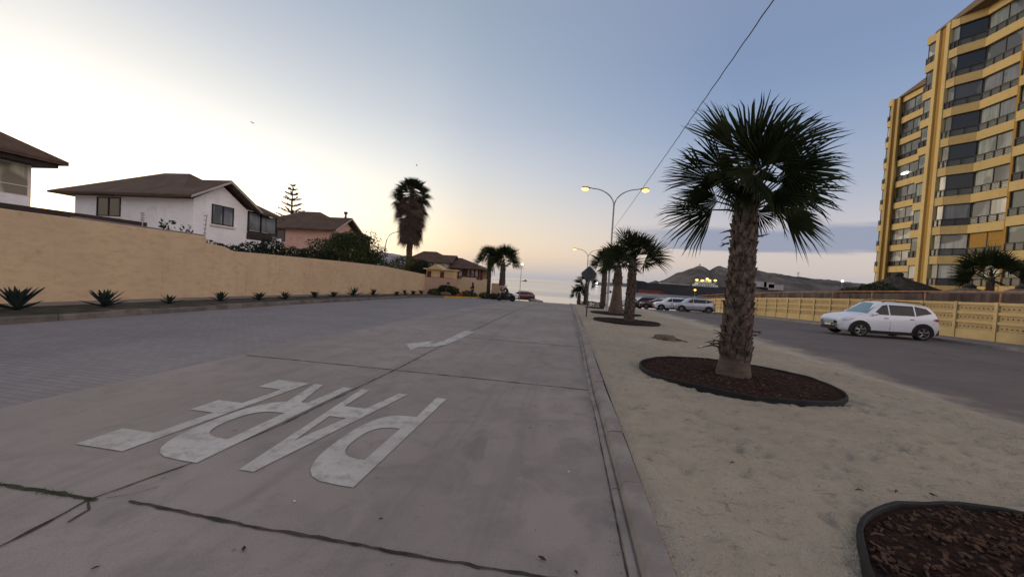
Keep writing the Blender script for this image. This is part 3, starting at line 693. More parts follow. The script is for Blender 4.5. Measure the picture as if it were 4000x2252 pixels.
far_palm(28, 3.5, 'dark palm in the apartment garden behind the yellow fence', (29.0,30.3,.0), 'palms in the apartment garden', crown=1.35)
# old skirted palm
def skirt_palm():
    o = thing('palm_tree', 'very tall palm wearing a long brown skirt of dead fronds behind the brown roofed houses', 'palm tree', (-21.7,48,gz(-21.7,48)), None, org=(0,0,0)); o.scale = (1.12, 1.12, 1.045)
    tr, bo = trunk([(.45,-1),(.42,0),(.36,2),(.33,6),(.32,13),(.2,14.8)], 3.2, 6.8, 10, .35, 8)
    t_ = tr.build('trunk', M['smooth_bark'], o, smooth=True); bo.build('leaf_bases', M['boot'], t_)
    random.seed(31); sk = MB()
    for i in range(210):
        z = U(6.6, 12.4); a = U(0, 2*PI); f = (z-6.6)/5.8; rr = .60 + .85*f*(.8+.35*math.sin(3*a+z))
        b = Vector((.25*math.cos(a), .25*math.sin(a), z + .8)); ro = U(-.5,.5)
        fan(sk, b, (math.cos(a)*(.5+.6*f), math.sin(a)*(.5+.6*f), -U(.4,1.0)), ro, rr*U(.7,1.15), U(1.0,1.45), 11, 1.25, .8, .1, .42)
    sk.build('dead_frond_skirt', M['deadfrond'], o)
    cr = MB()
    for i in range(44):
        a = i*2.39996; e = R(82 - 112*(i/43)**.85)
        fan(cr, (0,0,12.9), (math.cos(a)*math.cos(e), math.sin(a)*math.cos(e), math.sin(e)), U(-.9,.9), U(1.0,1.4), U(1.4,1.75), 24, 1.4, .22, U(.1,.3), .5)
    cr.build('crown', M['frond'], o)
skirt_palm()

# ------------------------------------------------------------------ agaves along the left kerb
def agave(mb, n=24, L=.62):
    for i in range(n):
        a = i*2.39996; e = R(88 - 46*(i/(n-1)) - (26 if i > n-5 else 0)); l = L*(.75+.35*(i/n))*U(.85,1.1); w_ = .064*U(.85,1.15)
        d = Vector((math.cos(a), math.sin(a), 0)); s = Vector((-d.y, d.x, 0)); pts = []
        for j in range(5):
            q = j/4; ee = e*(1 - .25*q) + .10*q*q
            p = d*(l*q*math.cos(ee)) + Vector((0,0, l*q*math.sin(ee) + .03)); ww = w_*(0.7, 1.0, .9, .55, .03)[j]
            up_ = Vector((-d.x*math.sin(e), -d.y*math.sin(e), math.cos(e)))*ww*.35
            pts.append((p - s*ww + up_, p - up_*.9, p + s*ww + up_))
        i0 = len(mb.v)
        for tr_ in pts: mb.v += [tuple(q) for q in tr_]
        mb.f += [(i0+j*3+k, i0+j*3+k+1, i0+(j+1)*3+k+1, i0+(j+1)*3+k) for j in range(4) for k in range(2)]
random.seed(4); mb = MB(); agave(mb)
AG = [(-13.35,7.15,1.12,'big dark agave cut by the left edge of the photo'),(-13.2,8.78,.92,'large agave by the left kerb, second from the left edge'),(-13.25,10.6,.62,'small low agave by the left kerb, third from the left'),
      (-13.3,12.5,.68,'spiky agave by the left kerb, fourth from the left'),(-13.1,14.1,.72,'wide agave by the left kerb, fifth from the left'),(-12.95,15.4,.66,'agave by the left kerb, sixth from the left and just right of the wide one'),
      (-13.3,17.9,.66,'upright agave by the left kerb, seventh from the left'),(-13.3,19.5,.7,'agave by the left kerb, eighth from the left'),(-13.4,21.7,.95,'tallest agave of the middle of the left verge, ninth from the left'),
      (-13.6,24.5,.8,'agave by the left kerb, tenth from the left'),(-13.4,27.7,.72,'agave by the left kerb, eleventh from the left'),(-13.6,29.6,.8,'agave by the left kerb, twelfth from the left'),
      (-13.8,31.8,.9,'agave near the end of the left wall, thirteenth from the left'),(-14.2,34.6,.85,'last agave of the row, nearest the gatehouse')]
a0 = mb.build('agave', M['agave']); random.seed(41); mb = MB(); agave(mb, 15, .70); a1 = mb.build('agave', M['agave']); random.seed(3)
for i, (x, y, s, lb) in enumerate(AG):
    o = (a0, a0, a1)[i] if i in (0, 2) else (a1 if i % 3 == 2 or i in (5, 9) else a0).copy()
    if i not in (0, 2): COL.objects.link(o)
    o.location = (x, y, gz(x, y) + .11); o.rotation_euler = (0, 0, i*1.7); o.scale = (s, s*U(.85,1.1), s*U(.9,1.2))
    tag(o, lb, 'agave', 'agaves along the left verge')

# ------------------------------------------------------------------ left boundary wall
wall = thing('boundary_wall', 'long ochre plastered boundary wall with a stepped top along the left pavement', 'wall', (-15.25, 20, 0))
top = [(-2,2.72),(8,2.66),(13.42,2.58),(13.44,2.30),(14.3,2.24),(14.7,2.07),(19.5,2.05),(24,2.02),(28.7,1.93),(33,1.68),(37.7,1.40)]
tz = lambda y: lerp_path([(z, yy) for yy, z in top], y)
mb = MB(); ys = sorted(set([-2 + .5*i for i in range(80)] + [q[0] for q in top])); n = 0
for y in ys:
    z = tz(y) + .012*noise.noise(Vector((y*1.3, 0, 0))); g = gz(-15, y)
    mb.v += [(-15.1,y,g-.4), (-15.1,y,z-.02), (-15.12,y,z), (-15.30,y,z), (-15.32,y,z-.02), (-15.32,y,g-.4)]; n += 1
mb.f = [(i*6+k, (i+1)*6+k, (i+1)*6+k+1, i*6+k+1) for i in range(n-1) for k in range(5)] + [(0,1,2,3,4,5), tuple((n-1)*6+k for k in range(6))[::-1]]
mb.build('wall_body', M['wall'], wall)
kp = MB()
for y in [9.3 + .34*i for i in range(12)]: kp.add([(-15.34,y,tz(y)-.03),(-15.12,y,tz(y)-.03),(-15.12,y+.34,tz(y+.34)-.03),(-15.34,y+.34,tz(y+.34)-.03),(-15.34,y,tz(y)+.06),(-15.12,y,tz(y)+.06),(-15.12,y+.34,tz(y+.34)+.06),(-15.34,y+.34,tz(y+.34)+.06)], [(0,3,2,1),(4,5,6,7),(0,1,5,4),(1,2,6,5),(2,3,7,6),(3,0,4,7)])
kp.build('coping', M['walk'], wall)
cp = MB(); cp.box(-15.36, -2, 2.70, -15.14, 4, 2.73)
for y in [4 + .35*i for i in range(27)]:                               # broken glass / spikes along the top near House 1
    cp.tube([(-15.2,y,tz(y)-.01), (-15.2+U(-.02,.02),y+U(-.02,.02),tz(y)+U(.03,.07))], [.012,.003], 4)
cp.build('spikes', M['dkframe'], wall)
# dark beam-like garden parapet seen over the wall between the houses
mb = MB(); mb.box(-18.6, 6.2, -1, -18.3, 13.6, 3.06)
o = mb.build('garden_parapet', M['fascia'], org=(-18.4, 11, 0)); tag(o, 'dark brown garden parapet behind the ochre wall between the two white houses', 'parapet')
# electric fence posts on the wall
def efence(name, loc, tilt, h, lab):
    o = thing(name, lab, 'fence post', loc, 'fence posts on the ochre wall', org=(0,0,0))
    p = MB(); p.tube([(0,0,-.1), (0,0,h*.5), (tilt*.2,0,h)], .018, 6); p.build('post', M['metal'], o)
    for k in range(6): q = MB(); z = h*(.2+.15*k); q.tube([(-.02,-.05,z), (-.02,.07,z)], .012, 5); q.build('insulator', M['dkframe'], o)
efence('fence_post', (-15.2, 11.15, 2.62), 0, .55, 'thin bare post on the wall in front of the white house facade')
efence('fence_post', (-15.2, 13.46, 2.30), .3, 1.2, 'tall electric fence post with insulators at the step of the ochre wall')
# ------------------------------------------------------------------ gatehouse and far garden walls
g = thing('gatehouse', 'small pinkish gatehouse with gabled cream cap and two dark red shutters, ending the wall', 'gatehouse', (-14.2,39.6,-.8))
mb = MB(); mb.box(-15.75,39.0,-1.6,-12.35,40.4,1.12); mb.build('wall', M['wall_pink'], g)
mb = MB(); mb.box(-15.6,39.2,1.12,-12.4,40.3,2.02); mb.build('upper_wall', M['cream'], g)
mb = MB(); mb.add([(-15.9,38.9,2.02),(-12.2,38.9,1.95),(-13.6,38.9,2.02),(-14.4,38.9,2.52),(-15.2,38.9,2.08)], [(0,2,3,4)]);
mb = MB(); mb.prism([(-15.85,38.85),(-12.2,38.85),(-12.2,40.5),(-15.85,40.5)], 1.98, 2.10)
v = [(-15.3,38.8,2.1),(-13.6,38.8,2.1),(-14.45,38.8,2.58),(-15.3,40.5,2.1),(-13.6,40.5,2.1),(-14.45,40.5,2.58)]
mb.add(v, [(0,1,2),(3,5,4),(0,2,5,3),(1,4,5,2),(0,3,4,1)]); mb.build('gable_cap', M['cream'], g)
for x in (-15.45, -13.95): m2 = MB(); m2.box(x,39.12,1.16,x+.42,39.24,1.80); m2.build('shutter', M['redwood'], g)
m2 = MB(); m2.box(-15.65,39.05,1.10,-12.45,39.3,1.16); m2.build('sill', M['redwood'], g)
m2 = MB(); m2.box(-13.1,38.97,.52,-12.75,39.0,.68); m2.build('plaque', M['fascia'], g); m2 = MB(); m2.box(-13.3,38.97,.12,-12.72,39.0,.24); m2.build('plaque', M['clothgrey'], g)
w2 = MB(); w2.box(-12.30,41.9,-1.8,-10.6,42.15,1.32); w2.box(-10.6,41.903,-1.8,-9.3,42.147,1.10); w2.box(-9.65,41.88,1.10,-9.28,42.17,1.26)
tag(w2.build('garden_wall', M['wall'], org=(-10.8,42,-1)), 'ochre garden wall with a notched top, behind the walking person', 'wall')
w3 = MB(); w3.box(-9.25,44.6,-2.0,-8.35,44.8,.80); w3.box(-8.35,44.603,-2.0,-7.5,44.797,.58)
tag(w3.build('garden_wall', M['wall_pink'], org=(-8.4,44.7,-1)), 'low stepped ochre wall between the two seaside palms', 'wall')

# ------------------------------------------------------------------ houses
def hip(mb, x0, x1, y0, y1, ze, zr, rx0, rx1, ry, th=.12):
    v = [(x0,y0,ze),(x1,y0,ze),(x1,y1,ze),(x0,y1,ze),(rx0,ry,zr),(rx1,ry,zr)]
    mb.add(v, [(0,1,5,4),(1,2,5),(2,3,4,5),(3,0,4)]); v2 = [(a,b,c-th) for a,b,c in v[:4]]
    mb.add(v[:4]+v2, [(0,4,5,1),(1,5,6,2),(2,6,7,3),(3,7,4,0),(4,7,6,5)])
def window(parent, o, ax, w_, h_, pane, frame='dkframe', sill=True, mull=1, depth=.05):
    # o: lower corner on the wall plane; ax: 'x' (wall faces -y) or 'y' (wall faces +x)
    x, y, z = o; f = MB(); p = MB(); s_ = MB(); t_ = .055
    def bx(mb, a0_, a1, z0, z1, d0, d1):
        if ax == 'x': mb.box(x+a0_, y-d1, z+z0, x+a1, y-d0, z+z1)
        else: mb.box(x+d0, y+a0_, z+z0, x+d1, y+a1, z+z1)
    bx(f, 0, w_, 0, t_, -.02, depth); bx(f, 0, w_, h_-t_, h_, -.02, depth); bx(f, 0, t_, t_, h_-t_, -.02, depth); bx(f, w_-t_, w_, t_, h_-t_, -.02, depth)
    for i in range(mull): q = w_*(i+1)/(mull+1); bx(f, q-.03, q+.03, t_, h_-t_, -.02, depth)
    bx(p, t_*.6, w_-t_*.6, t_*.6, h_-t_*.6, -.02, .015)
    fo = f.build('window', M[frame], parent); p.build('pane', M[pane], fo)
    if sill: bx(s_, -.12, w_+.12, -.13, -.02, -.02, depth+.07); s_.build('sill', M['whiteframe'], fo)
def villa(dy, dz, wallmat, label, finial=False, loc=(-24,21,0)):
    o = thing('house', label, 'house', (-25, 21+dy, dz))
    Y = lambda v_: v_ + dy; Z = lambda v_: v_ + dz
    mb = MB(); mb.box(-30.6, Y(18.74), Z(-2), -22, Y(24.3), Z(5.16))
    wl = mb.build('wall', M[wallmat], o)
    gb = MB(); gb.add([(-22.01,Y(18.76),Z(5.15)),(-22.01,Y(22.35),Z(5.15)),(-22.01,Y(20.56),Z(6.30)),(-26,Y(18.76),Z(5.15)),(-26,Y(22.35),Z(5.15)),(-26,Y(20.56),Z(6.30))], [(0,1,2),(3,5,4),(0,2,5,3),(1,4,5,2)])
    gb.build('gable_wall', M[wallmat], o)
    rf = MB(); hip(rf, -31.6, -22.06, Y(18.05), Y(24.85), Z(5.22), Z(7.27), -27.5, -25.5, Y(21.4))
    r_ = rf.build('roof', M['roof'], o)
    gr = MB(); t_ = .14
    for s_, ye in ((1, 18.02), (-1, 23.1)):
        ze = 5.225 if s_ > 0 else 5.14
        a_, b_, c_, d_ = (-21.38,Y(ye),Z(ze)), (-26.5,Y(ye),Z(ze)), (-26.5,Y(20.56),Z(6.68)), (-21.38,Y(20.56),Z(6.68))
        lo = [(p[0],p[1],p[2]-t_) for p in (a_,b_,c_,d_)]
        gr.add([a_,b_,c_,d_]+lo, [(0,1,2,3),(4,7,6,5),(0,4,5,1),(0,3,7,4),(1,5,6,2)])
    gr.build('gable_roof', M['roof'], o)
    br_ = MB(); q_ = [(-24.2,Y(22.95),Z(6.42)),(-21.3,Y(22.95),Z(5.05)),(-21.3,Y(25.0),Z(5.02)),(-24.2,Y(23.4),Z(6.42))]; br_.add(q_+[(x_,y_,z_-.13) for x_,y_,z_ in q_], [(0,1,2,3),(4,7,6,5),(0,4,5,1),(1,5,6,2),(2,6,7,3)]); br_.build('bay_roof', M['roof'], o)
    ve = MB()
    for ye, ze in ((18.05,5.06),(23.05,4.98)): ve.add([(-21.36,Y(ye),Z(ze)),(-21.36,Y(20.56),Z(6.50)),(-21.36,Y(20.56),Z(6.64)),(-21.36,Y(ye),Z(ze+.14)),(-21.42,Y(ye),Z(ze)),(-21.42,Y(20.56),Z(6.50)),(-21.42,Y(20.56),Z(6.64)),(-21.42,Y(ye),Z(ze+.14))], [(0,1,2,3),(4,7,6,5),(0,4,5,1),(3,2,6,7)])
    ve.build('verge_board', M['soffit'], o)
    window(wl, (-28.9, Y(18.74), Z(3.88)), 'x', 1.75, 1.16, 'panebrown', mull=1)
    window(wl, (-22, Y(19.85), Z(3.84)), 'y', 1.5, 1.22, 'pane', mull=1)
    # sunroom at the north-east corner with a white parapet below
    sr = MB()
    for (a_, b_) in ((22.5,23.5),(23.5,24.9)):
        sr.box(-21.98,Y(a_),Z(3.82),-21.94,Y(b_)-.08,Z(4.98))
    sn = sr.build('sunroom_glazing', M['panewarm' if False else 'pane'], o)
    sf = MB()
    for yy in (22.42, 23.46, 24.84): sf.box(-21.99,Y(yy),Z(3.72),-21.9,Y(yy)+.07,Z(5.08))
    sf.box(-21.99,Y(22.42),Z(3.66),-21.88,Y(24.95),Z(3.76)); sf.box(-21.99,Y(22.42),Z(5.0),-21.9,Y(24.95),Z(5.1)); sf.build('frame', M['dkframe'], sn)
    pp = MB(); pp.box(-22.05,Y(22.36),Z(-1),-21.80,Y(25.3),Z(3.15)); pp.box(-22.05,Y(24.5),Z(3.15),-21.80,Y(25.3),Z(3.5)); pp.build('terrace_parapet', M[wallmat], o)
    dk = MB(); dk.box(-22.0,Y(22.4),Z(3.16),-21.86,Y(24.48),Z(3.62)); dk.build('planter_board', M['redwood' if finial else 'fascia'], o)
    if finial:
        ch = MB(); ch.lathe([(.14,Z(6.6)),(.10,Z(6.75)),(.08,Z(6.95)),(.16,Z(7.08)),(.20,Z(7.2)),(.12,Z(7.26))], 10, (-22.1,Y(20.56),0)); ch.build('finial', M['roof'], o)
    return o
villa(0, 0, 'white', 'white house with brown roof and gabled dark framed window, behind the ochre wall')
villa(13.2, -.15, 'pink', 'pink house with brown roof and gable finial, partly behind the big shrub', True)
# house at the left edge
o = thing('house', 'white house cut by the left edge with a wide overhanging brown hip roof', 'house', (-25, 7, 0))
mb = MB(); mb.box(-31, 1, -1, -22, 12.1, 3.70); mb.box(-31, 1, 3.70, -22.05, 9.9, 5.1); w1 = mb.build('wall', M['white'], o)
mb = MB(); mb.box(-22.12, 10.0, 3.72, -22.04, 12.06, 5.02); gl = mb.build('corner_window', M['panewarm'], o)
mb = MB(); mb.box(-28, 12.0, 3.72, -22.1, 12.05, 5.02); mb.build('pane', M['panewarm'], gl)
mb = MB(); mb.box(-22.13,9.86,3.68,-22.02,10.02,5.1); mb.box(-22.13,12.02,3.68,-22.03,12.12,5.1); mb.box(-22.13,10.02,4.96,-22.02,12.02,5.1); mb.box(-22.13,10.02,3.68,-22.02,12.02,3.76); mb.box(-22.11,10.02,4.12,-22.02,12.02,4.15); mb.build('frame', M['whiteframe'], gl)
mb = MB(); mb.box(-22.0,8.2,3.28,-21.6,11.0,3.34); mb.box(-21.65,8.2,3.34,-21.6,11.0,3.66); mb.build('balcony_edge', M['whiteframe'], o)
mb = MB(); hip(mb, -31.8, -21.1, .2, 12.7, 5.34, 8.6, -28, -25.4, 6.4, .16); mb.build('roof', M['roof'], o)
mb = MB(); mb.box(-31.6,.4,5.02,-21.3,12.5,5.17); mb.build('soffit', M['fascia'], o)
# far house by the sea
o = thing('house', 'distant grey house with brown roofs and a glazed veranda overlooking the sea', 'house', (-20, 62, -2))
mb = MB(); mb.box(-27,60.3,-4,-19.95,66,3.45); wl = mb.build('wall', M['greywall'], o)
mb = MB(); mb.add([(-19.94,60.3,3.45),(-19.94,64.3,3.45),(-19.94,62.3,4.6),(-24,60.3,3.45),(-24,64.3,3.45),(-24,62.3,4.6)], [(0,1,2),(0,2,5,3),(1,4,5,2)]); mb.build('gable_wall', M['greywall'], o)
mb = MB(); hip(mb, -28, -19.4, 59.6, 66.8, 3.45, 5.35, -25.6, -23.2, 62.6); mb.build('roof', M['roof'], o)
mb = MB()
for ye in (59.55, 65.1): mb.add([(-19.3,ye,3.46),(-24.5,ye,3.46),(-24.5,62.3,4.85),(-19.3,62.3,4.85),(-19.3,ye,3.34),(-24.5,ye,3.34),(-24.5,62.3,4.72),(-19.3,62.3,4.72)], [(0,1,2,3),(4,7,6,5),(0,4,5,1),(0,3,7,4)])
mb.build('gable_roof', M['roof'], o)
window(wl, (-21.3,60.3,2.1), 'x', .95, 1.25, 'panelight', 'whiteframe', False, 1)
window(wl, (-19.95,60.6,2.0), 'y', .6, 1.3, 'panedark', 'whiteframe', False, 0)
mb = MB(); mb.box(-19.4,61.2,-4,-14.3,66,.98); mb.box(-19.4,65.8,.98,-14.4,66,2.7); vr = mb.build('veranda_wall', M['wall'], o)
mb = MB(); hip(mb, -19.9, -13.7, 59.6, 66.5, 2.72, 4.5, -19.2, -18.6, 62.8); mb.build('veranda_roof', M['roof'], o)
gl = []; fr = MB()
for i in range(7):
    x = -19.2 + i*.70; fr.box(x-.09,60.9,.9,x+.09,61.1,2.66)
    if i < 6 and i != 2: q_ = MB(); q_.box(x+.12,61.0,1.5 if i % 2 else 1.35,x+.58,61.04,2.5); gl.append(q_)
fr.box(-19.3,60.88,2.5,-14.4,61.12,2.68); fr.box(-14.6,60.8,-1,-14.25,61.15,2.66)
v_ = fr.build('veranda_frame', M['redwood'], o); [q_.build('pane', M['panelight'], v_) for q_ in gl]
mb = MB(); mb.box(-19.2,60.98,.98,-15.2,61.1,1.42); mb.build('parapet_glass', M['slat'], o)

# ------------------------------------------------------------------ trees and shrubs on the left
def shrub(name, label, cat, parts, leafmat, trunk_pts=None, group=None, size=.16):
    base = parts[0][0]; o = thing(name, label, cat, (base[0], base[1], gz(base[0], base[1])), group)
    mb = MB(); random.seed(hash(label) % 1000 if False else len(label)*13+int(abs(base[1])*7))
    for i, (c_, r_, n_) in enumerate(parts): mb.cloud(c_, r_, int(n_*(2.0 if cat != 'vine' else 1)), size, .30, i+base[1])
    mb.build('crown', M[leafmat], o)
    tk = MB(); b = Vector((base[0], base[1], gz(base[0], base[1])-.3))
    for c_, r_, n_ in parts[:5]: tk.tube([b, b*.5 + Vector(c_)*.5 + Vector((U(-.1,.1),U(-.1,.1),0)), Vector(c_)], [.09,.06,.02], 6)
    tk.build('trunk', M['wood'], o); return o
shrub('large_shrub', 'large dark flowering shrub with wispy top rising over the ochre wall before the pink house', 'shrub',
      [((-17.4,27.4,2.6),(1.5,3.2,1.7),3600),((-17.6,25.0,2.3),(1.3,1.9,1.5),1500),((-17.5,30.3,2.1),(1.3,2.4,1.3),1700),((-17.4,28.3,4.0),(.9,1.6,.75),700),((-17.3,26.4,3.7),(.8,1.2,.7),500),((-17.2,31.0,3.2),(.9,1.5,.8),240),((-17.2,29.8,3.9),(.9,1.2,1.0),160)], 'leaf', size=.17)
HG = 'hedge shrubs behind the ochre wall'
shrub('hedge_shrub', 'low dark hedge shrub right of the wall step below the gabled window', 'shrub', [((-16.2,15.6,2.0),(.5,.9,.42),420),((-16.2,16.9,2.15),(.5,.8,.55),420)], 'leafdark', group=HG, size=.13)
shrub('hedge_shrub', 'thin hedge shrub with pale tips directly under the gabled window', 'shrub', [((-16.1,14.6,2.15),(.4,.7,.35),260)], 'leafdark', group=HG, size=.13)
shrub('hedge_shrub', 'tallest of the hedge shrubs, under the sunroom of the white house', 'shrub', [((-16.3,18.3,2.25),(.6,.7,.75),700),((-16.3,17.7,2.1),(.5,.6,.55),300)], 'leafdark', group=HG, size=.14)
shrub('hedge_shrub', 'hedge shrub with twiggy top before the dark door of the pink house', 'shrub', [((-16.3,19.8,2.1),(.6,.9,.6),600),((-16.3,21.4,2.15),(.6,1.1,.62),700)], 'leafdark', group=HG, size=.14)
shrub('hedge_shrub', 'hedge shrub touching the large flowering shrub on its left', 'shrub', [((-16.4,23.2,2.15),(.6,1.0,.65),700)], 'leafdark', group=HG, size=.14)
shrub('garden_tree', 'olive green spreading tree at the foot of the tall skirted palm', 'tree', [((-19.4,42.5,1.9),(2.4,2.2,1.5),1500),((-17.6,42.0,1.4),(1.6,1.6,1.3),900)], 'olive', size=.25)
shrub('garden_tree', 'dark green tree overhanging the end of the ochre wall by the gatehouse', 'tree', [((-16.6,40.6,1.6),(1.5,1.4,1.35),1500),((-16.0,39.8,1.2),(.8,.9,1.0),600)], 'leafdark', size=.2)
shrub('climbing_vine', 'few large vine leaves sprouting above the wall before the white house', 'vine', [((-15.5,12.25,2.86),(.12,.28,.25),26),((-15.5,12.95,2.78),(.1,.3,.2),22)], 'leaf', size=.17)
# norfolk pine
o = thing('norfolk_pine', 'sparse tiered pine with upswept branches behind the white and pink houses', 'pine tree', (-37.4,45,-1))
mb = MB(); mb.tube([(-37.4,45,-1),(-37.45,45,6),(-37.4,45,12.3)], [.26,.17,.03], 8); tk = mb.build('trunk', M['wood'], o)
random.seed(5); mb = MB(); br = MB()
for k in range(9):
    z = 12.1 - .08*k*k*.45 - k*.55; L = .36 + .25*k
    for j in range(5 if k else 4):
        a = 2*PI*j/5 + k*.7 + U(-.15,.15); P0 = Vector((-37.4,45,z)); d_ = Vector((math.cos(a), math.sin(a), .36)); d_.normalize()
        br.tube([P0, P0 + d_*L*.6 + Vector((0,0,-.04)), P0 + d_*L*1.05 + Vector((0,0,.10))], [.035,.028,.012], 4)
        for q in range(int(46*L)):
            f = U(.12,1.05); p = P0 + d_*L*f + Vector((U(-.07,.07),U(-.07,.07),U(-.02,.14))); mb.leaf(p, .21, Vector((U(-1,1),U(-1,1),U(.2,1))))
br.build('branch', M['wood'], tk); mb.build('crown', M['leafdark'], o)
# garden bed at the corner: round bush, low shrubs, red blooms, block
shrub('round_bush', 'dense clipped round bush in front of the gatehouse', 'bush', [((-12.7,38.2,-.15),(1.25,.7,.55),2600)], 'leafdark', size=.10)
GB = 'low shrubs of the corner garden bed'
for i, (x, y, rx, lb) in enumerate([(-13.9,37.6,.8,'low spiky shrub left of the clipped round bush'),(-11.1,40.3,.7,'low dry shrub just left of the walking person'),(-9.0,41.5,1.1,'low green shrub right behind the walking person'),(-7.9,43.6,1.1,'low reddish green shrub at the foot of the thick palm')]):
    shrub('low_shrub', lb, 'shrub', [((x,y,gz(x,y)+.38),(rx,.6,.42),700),((x+.7,y+.3,gz(x,y)+.3),(rx*.6,.5,.34),300)], 'leaf' if i != 1 else 'olive', group=GB, size=.12)
mb = MB(); mb.cloud((-11.7,38.6,gz(-11,39)+.35), (.55,.35,.32), 420, .12, .3, 4)
tag(mb.build('red_flowers', M['flower'], org=(-11.7,38.6,gz(-11.7,38.6))), 'clump of red flowers beside the pale block in the corner garden', 'flowers')
mb = MB(); mb.blob((-12.6,37.3,gz(-12.6,37.3)+.28), (.62,.3,.24), 3, .12)
tag(mb.build('garden_boulder', M['stump'], smooth=True, org=(-12.6,37.3,gz(-12.6,37.3))), 'pale brown boulder in front of the clipped round bush', 'boulder')
mb = MB(); mb.cloud((2.9,43.5,gz(2.9,43)+.22), (1.6,2.0,.36), 1500, .13, .2, 9)
tag(mb.build('groundcover', M['leaf'], org=(2.9,43.5,gz(2.9,43.5))), 'mound of green groundcover at the end of the sandy median', 'groundcover')
# stump
o = thing('tree_stump', 'low cut tree stump with a sprawling root on the sand between two palms', 'tree stump', (3.2,12.4,gz(3.2,12.4)))
mb = MB(); n = 22; vs = []
for z, k in ((-.05,1.25),(.03,1.08),(.11,1.0),(.135,.95)):
    for i in range(n): a = 2*PI*i/n; r_ = .27*k*(1+.12*noise.noise(Vector((math.cos(a)*2,math.sin(a)*2,1)))); vs.append((3.2+r_*math.cos(a)*1.15, 12.4+r_*math.sin(a), gz(3.2,12.4)+.05+z))
mb.add(vs, [(j*n+i,j*n+(i+1)%n,(j+1)*n+(i+1)%n,(j+1)*n+i) for j in range(3) for i in range(n)] + [tuple(range(3*n,4*n))]); mb.build('stump', M['stump'], o)
mb = MB(); g_ = gz(3.5,12.3)+.05; mb.tube([(3.35,12.35,g_+.06),(3.6,12.25,g_+.03),(3.85,12.2,g_+.0)],[.06,.045,.015],6); mb.tube([(3.0,12.42,g_+.05),(2.8,12.45,g_+.02)],[.05,.015],6); mb.build('root', M['stump'], o)
def at(u, v, Y):                                                     # point of the plane y = Y seen at a pixel of the 4000 px wide photograph
    q = fw + rt*((u-2000)/1440) - up*((v-1126)/1440); s_ = Y/q.y
    return Vector((q.x*s_, Y, H + q.z*s_))
def gp(u, v):
    q = fw + rt*((u-2000)/1440) - up*((v-1126)/1440); s_ = -H/q.z
    return Vector((q.x*s_, q.y*s_, gz(q.x*s_, q.y*s_)))
# ------------------------------------------------------------------ street lamps
def lamp_head(o, tip, sgn, lit='lamplit'):
    h = MB(); hd = MB(); x, y, z = tip
    prof = [(.0,.05),(.12,.06),(.30,.12),(.52,.16),(.72,.14),(.82,.06)]
    n = 12; vs = []
    for dx, r in prof:
        for k in range(n):
            a = 2*PI*k/n; vs.append((x + sgn*dx, y + r*1.05*math.cos(a), z + .02 + dx*.05 + r*.72*max(math.sin(a), -.35)))
    h.add(vs, [(i*n+k,i*n+(k+1)%n,(i+1)*n+(k+1)%n,(i+1)*n+k) for i in range(len(prof)-1) for k in range(n)] + [tuple(range(n)), tuple(range((len(prof)-1)*n, len(prof)*n))])
    ho = h.build('lamp_head', M['lamphead'], o, smooth=True)
    hd.blob((x + sgn*.56, y, z - .06), (.27, .20, .15), 1, 0, 14, 8); hd.build('lens', M[lit], ho, smooth=True)
def street_lamp(loc, label, group):
    o = thing('street_lamp', label, 'street lamp', loc, group, org=(0,0,0))
    p = MB(); p.lathe([(.20,-.5),(.20,.25),(.105,.32),(.095,1.5),(.075,5),(.06,8.35)], 12); p.build('pole', M['metal'], o, smooth=True)
    for s_ in (-1, 1):
        pts = [(0,0,8.30)] + [(s_*1.78*(1-math.cos(a)), 0, 8.30 + 1.40*math.sin(a)) for a in [PI/2*i/9 for i in range(1,10)]]
        pts = [(x + (0 if i else 0), y, z) for i, (x, y, z) in enumerate(pts)]
        a_ = MB(); a_.tube(pts, [.05]*6 + [.042]*4, 8); a_.build('arm', M['metal'], o, smooth=True); lamp_head(o, pts[-1], s_)
    return o
SG = 'twin arm street lamps along the median'
lamp = street_lamp((3.25,30.4,gz(3.25,30.4)), 'near twin arm street lamp with two glowing amber heads above the median palms', SG)
copy_tree(lamp, (3.2,65.,gz(3.2,65)), 0, 'farther and lower looking twin arm street lamp behind the median palms, lit amber')
o = thing('street_lamp', 'thin gooseneck lamp post left of the skirted palm', 'street lamp', (-28.9,55,-2))
p = MB(); p.tube([(-28.9,55,-2),(-28.9,55,5.6),(-28.75,55,6.4),(-28.35,55,7.1),(-27.8,55,7.5),(-26.9,55,7.75)], [.10,.075,.07,.06,.055,.05], 8); p.build('pole', M['metal'], o, smooth=True)
p = MB(); p.blob((-26.5,55,7.78), (.45,.16,.12), 1, 0); p.build('lamp_head', M['metal'], o, smooth=True)
o = thing('street_lamp', 'slim lamp post with a single white lit head in front of the open sea', 'street lamp', (-7.0,55,-1.9))
p = MB(); p.tube([(-7.0,55,-1.9),(-7.0,55,1.5),(-6.97,55,3.6)], [.06,.045,.035], 8); p.build('pole', M['metal'], o)
p = MB(); p.blob((-6.9,55,3.72), (.20,.15,.11), 1, 0); p.build('lens', M['lampwhite'], o, smooth=True)
# overhead cable from the lamp pole
random.seed(2); A_, B_ = Vector((3.27,30.35,gz(3.25,30.4)+6.45)), Vector((2.46,-4,6.05)); mb = MB(); P = []
for i in range(161): f = i/160; P.append(A_.lerp(B_, f) + Vector((.004*math.sin(i*1.9), 0, -.34*4*f*(1-f)*.35 + .006*math.cos(i*1.9))))
mb.tube(P, .0095, 5); tag(mb.build('overhead_cable', M['cable'], org=tuple(A_)), 'twisted dark overhead cable running from the lamp pole to above the camera', 'cable')
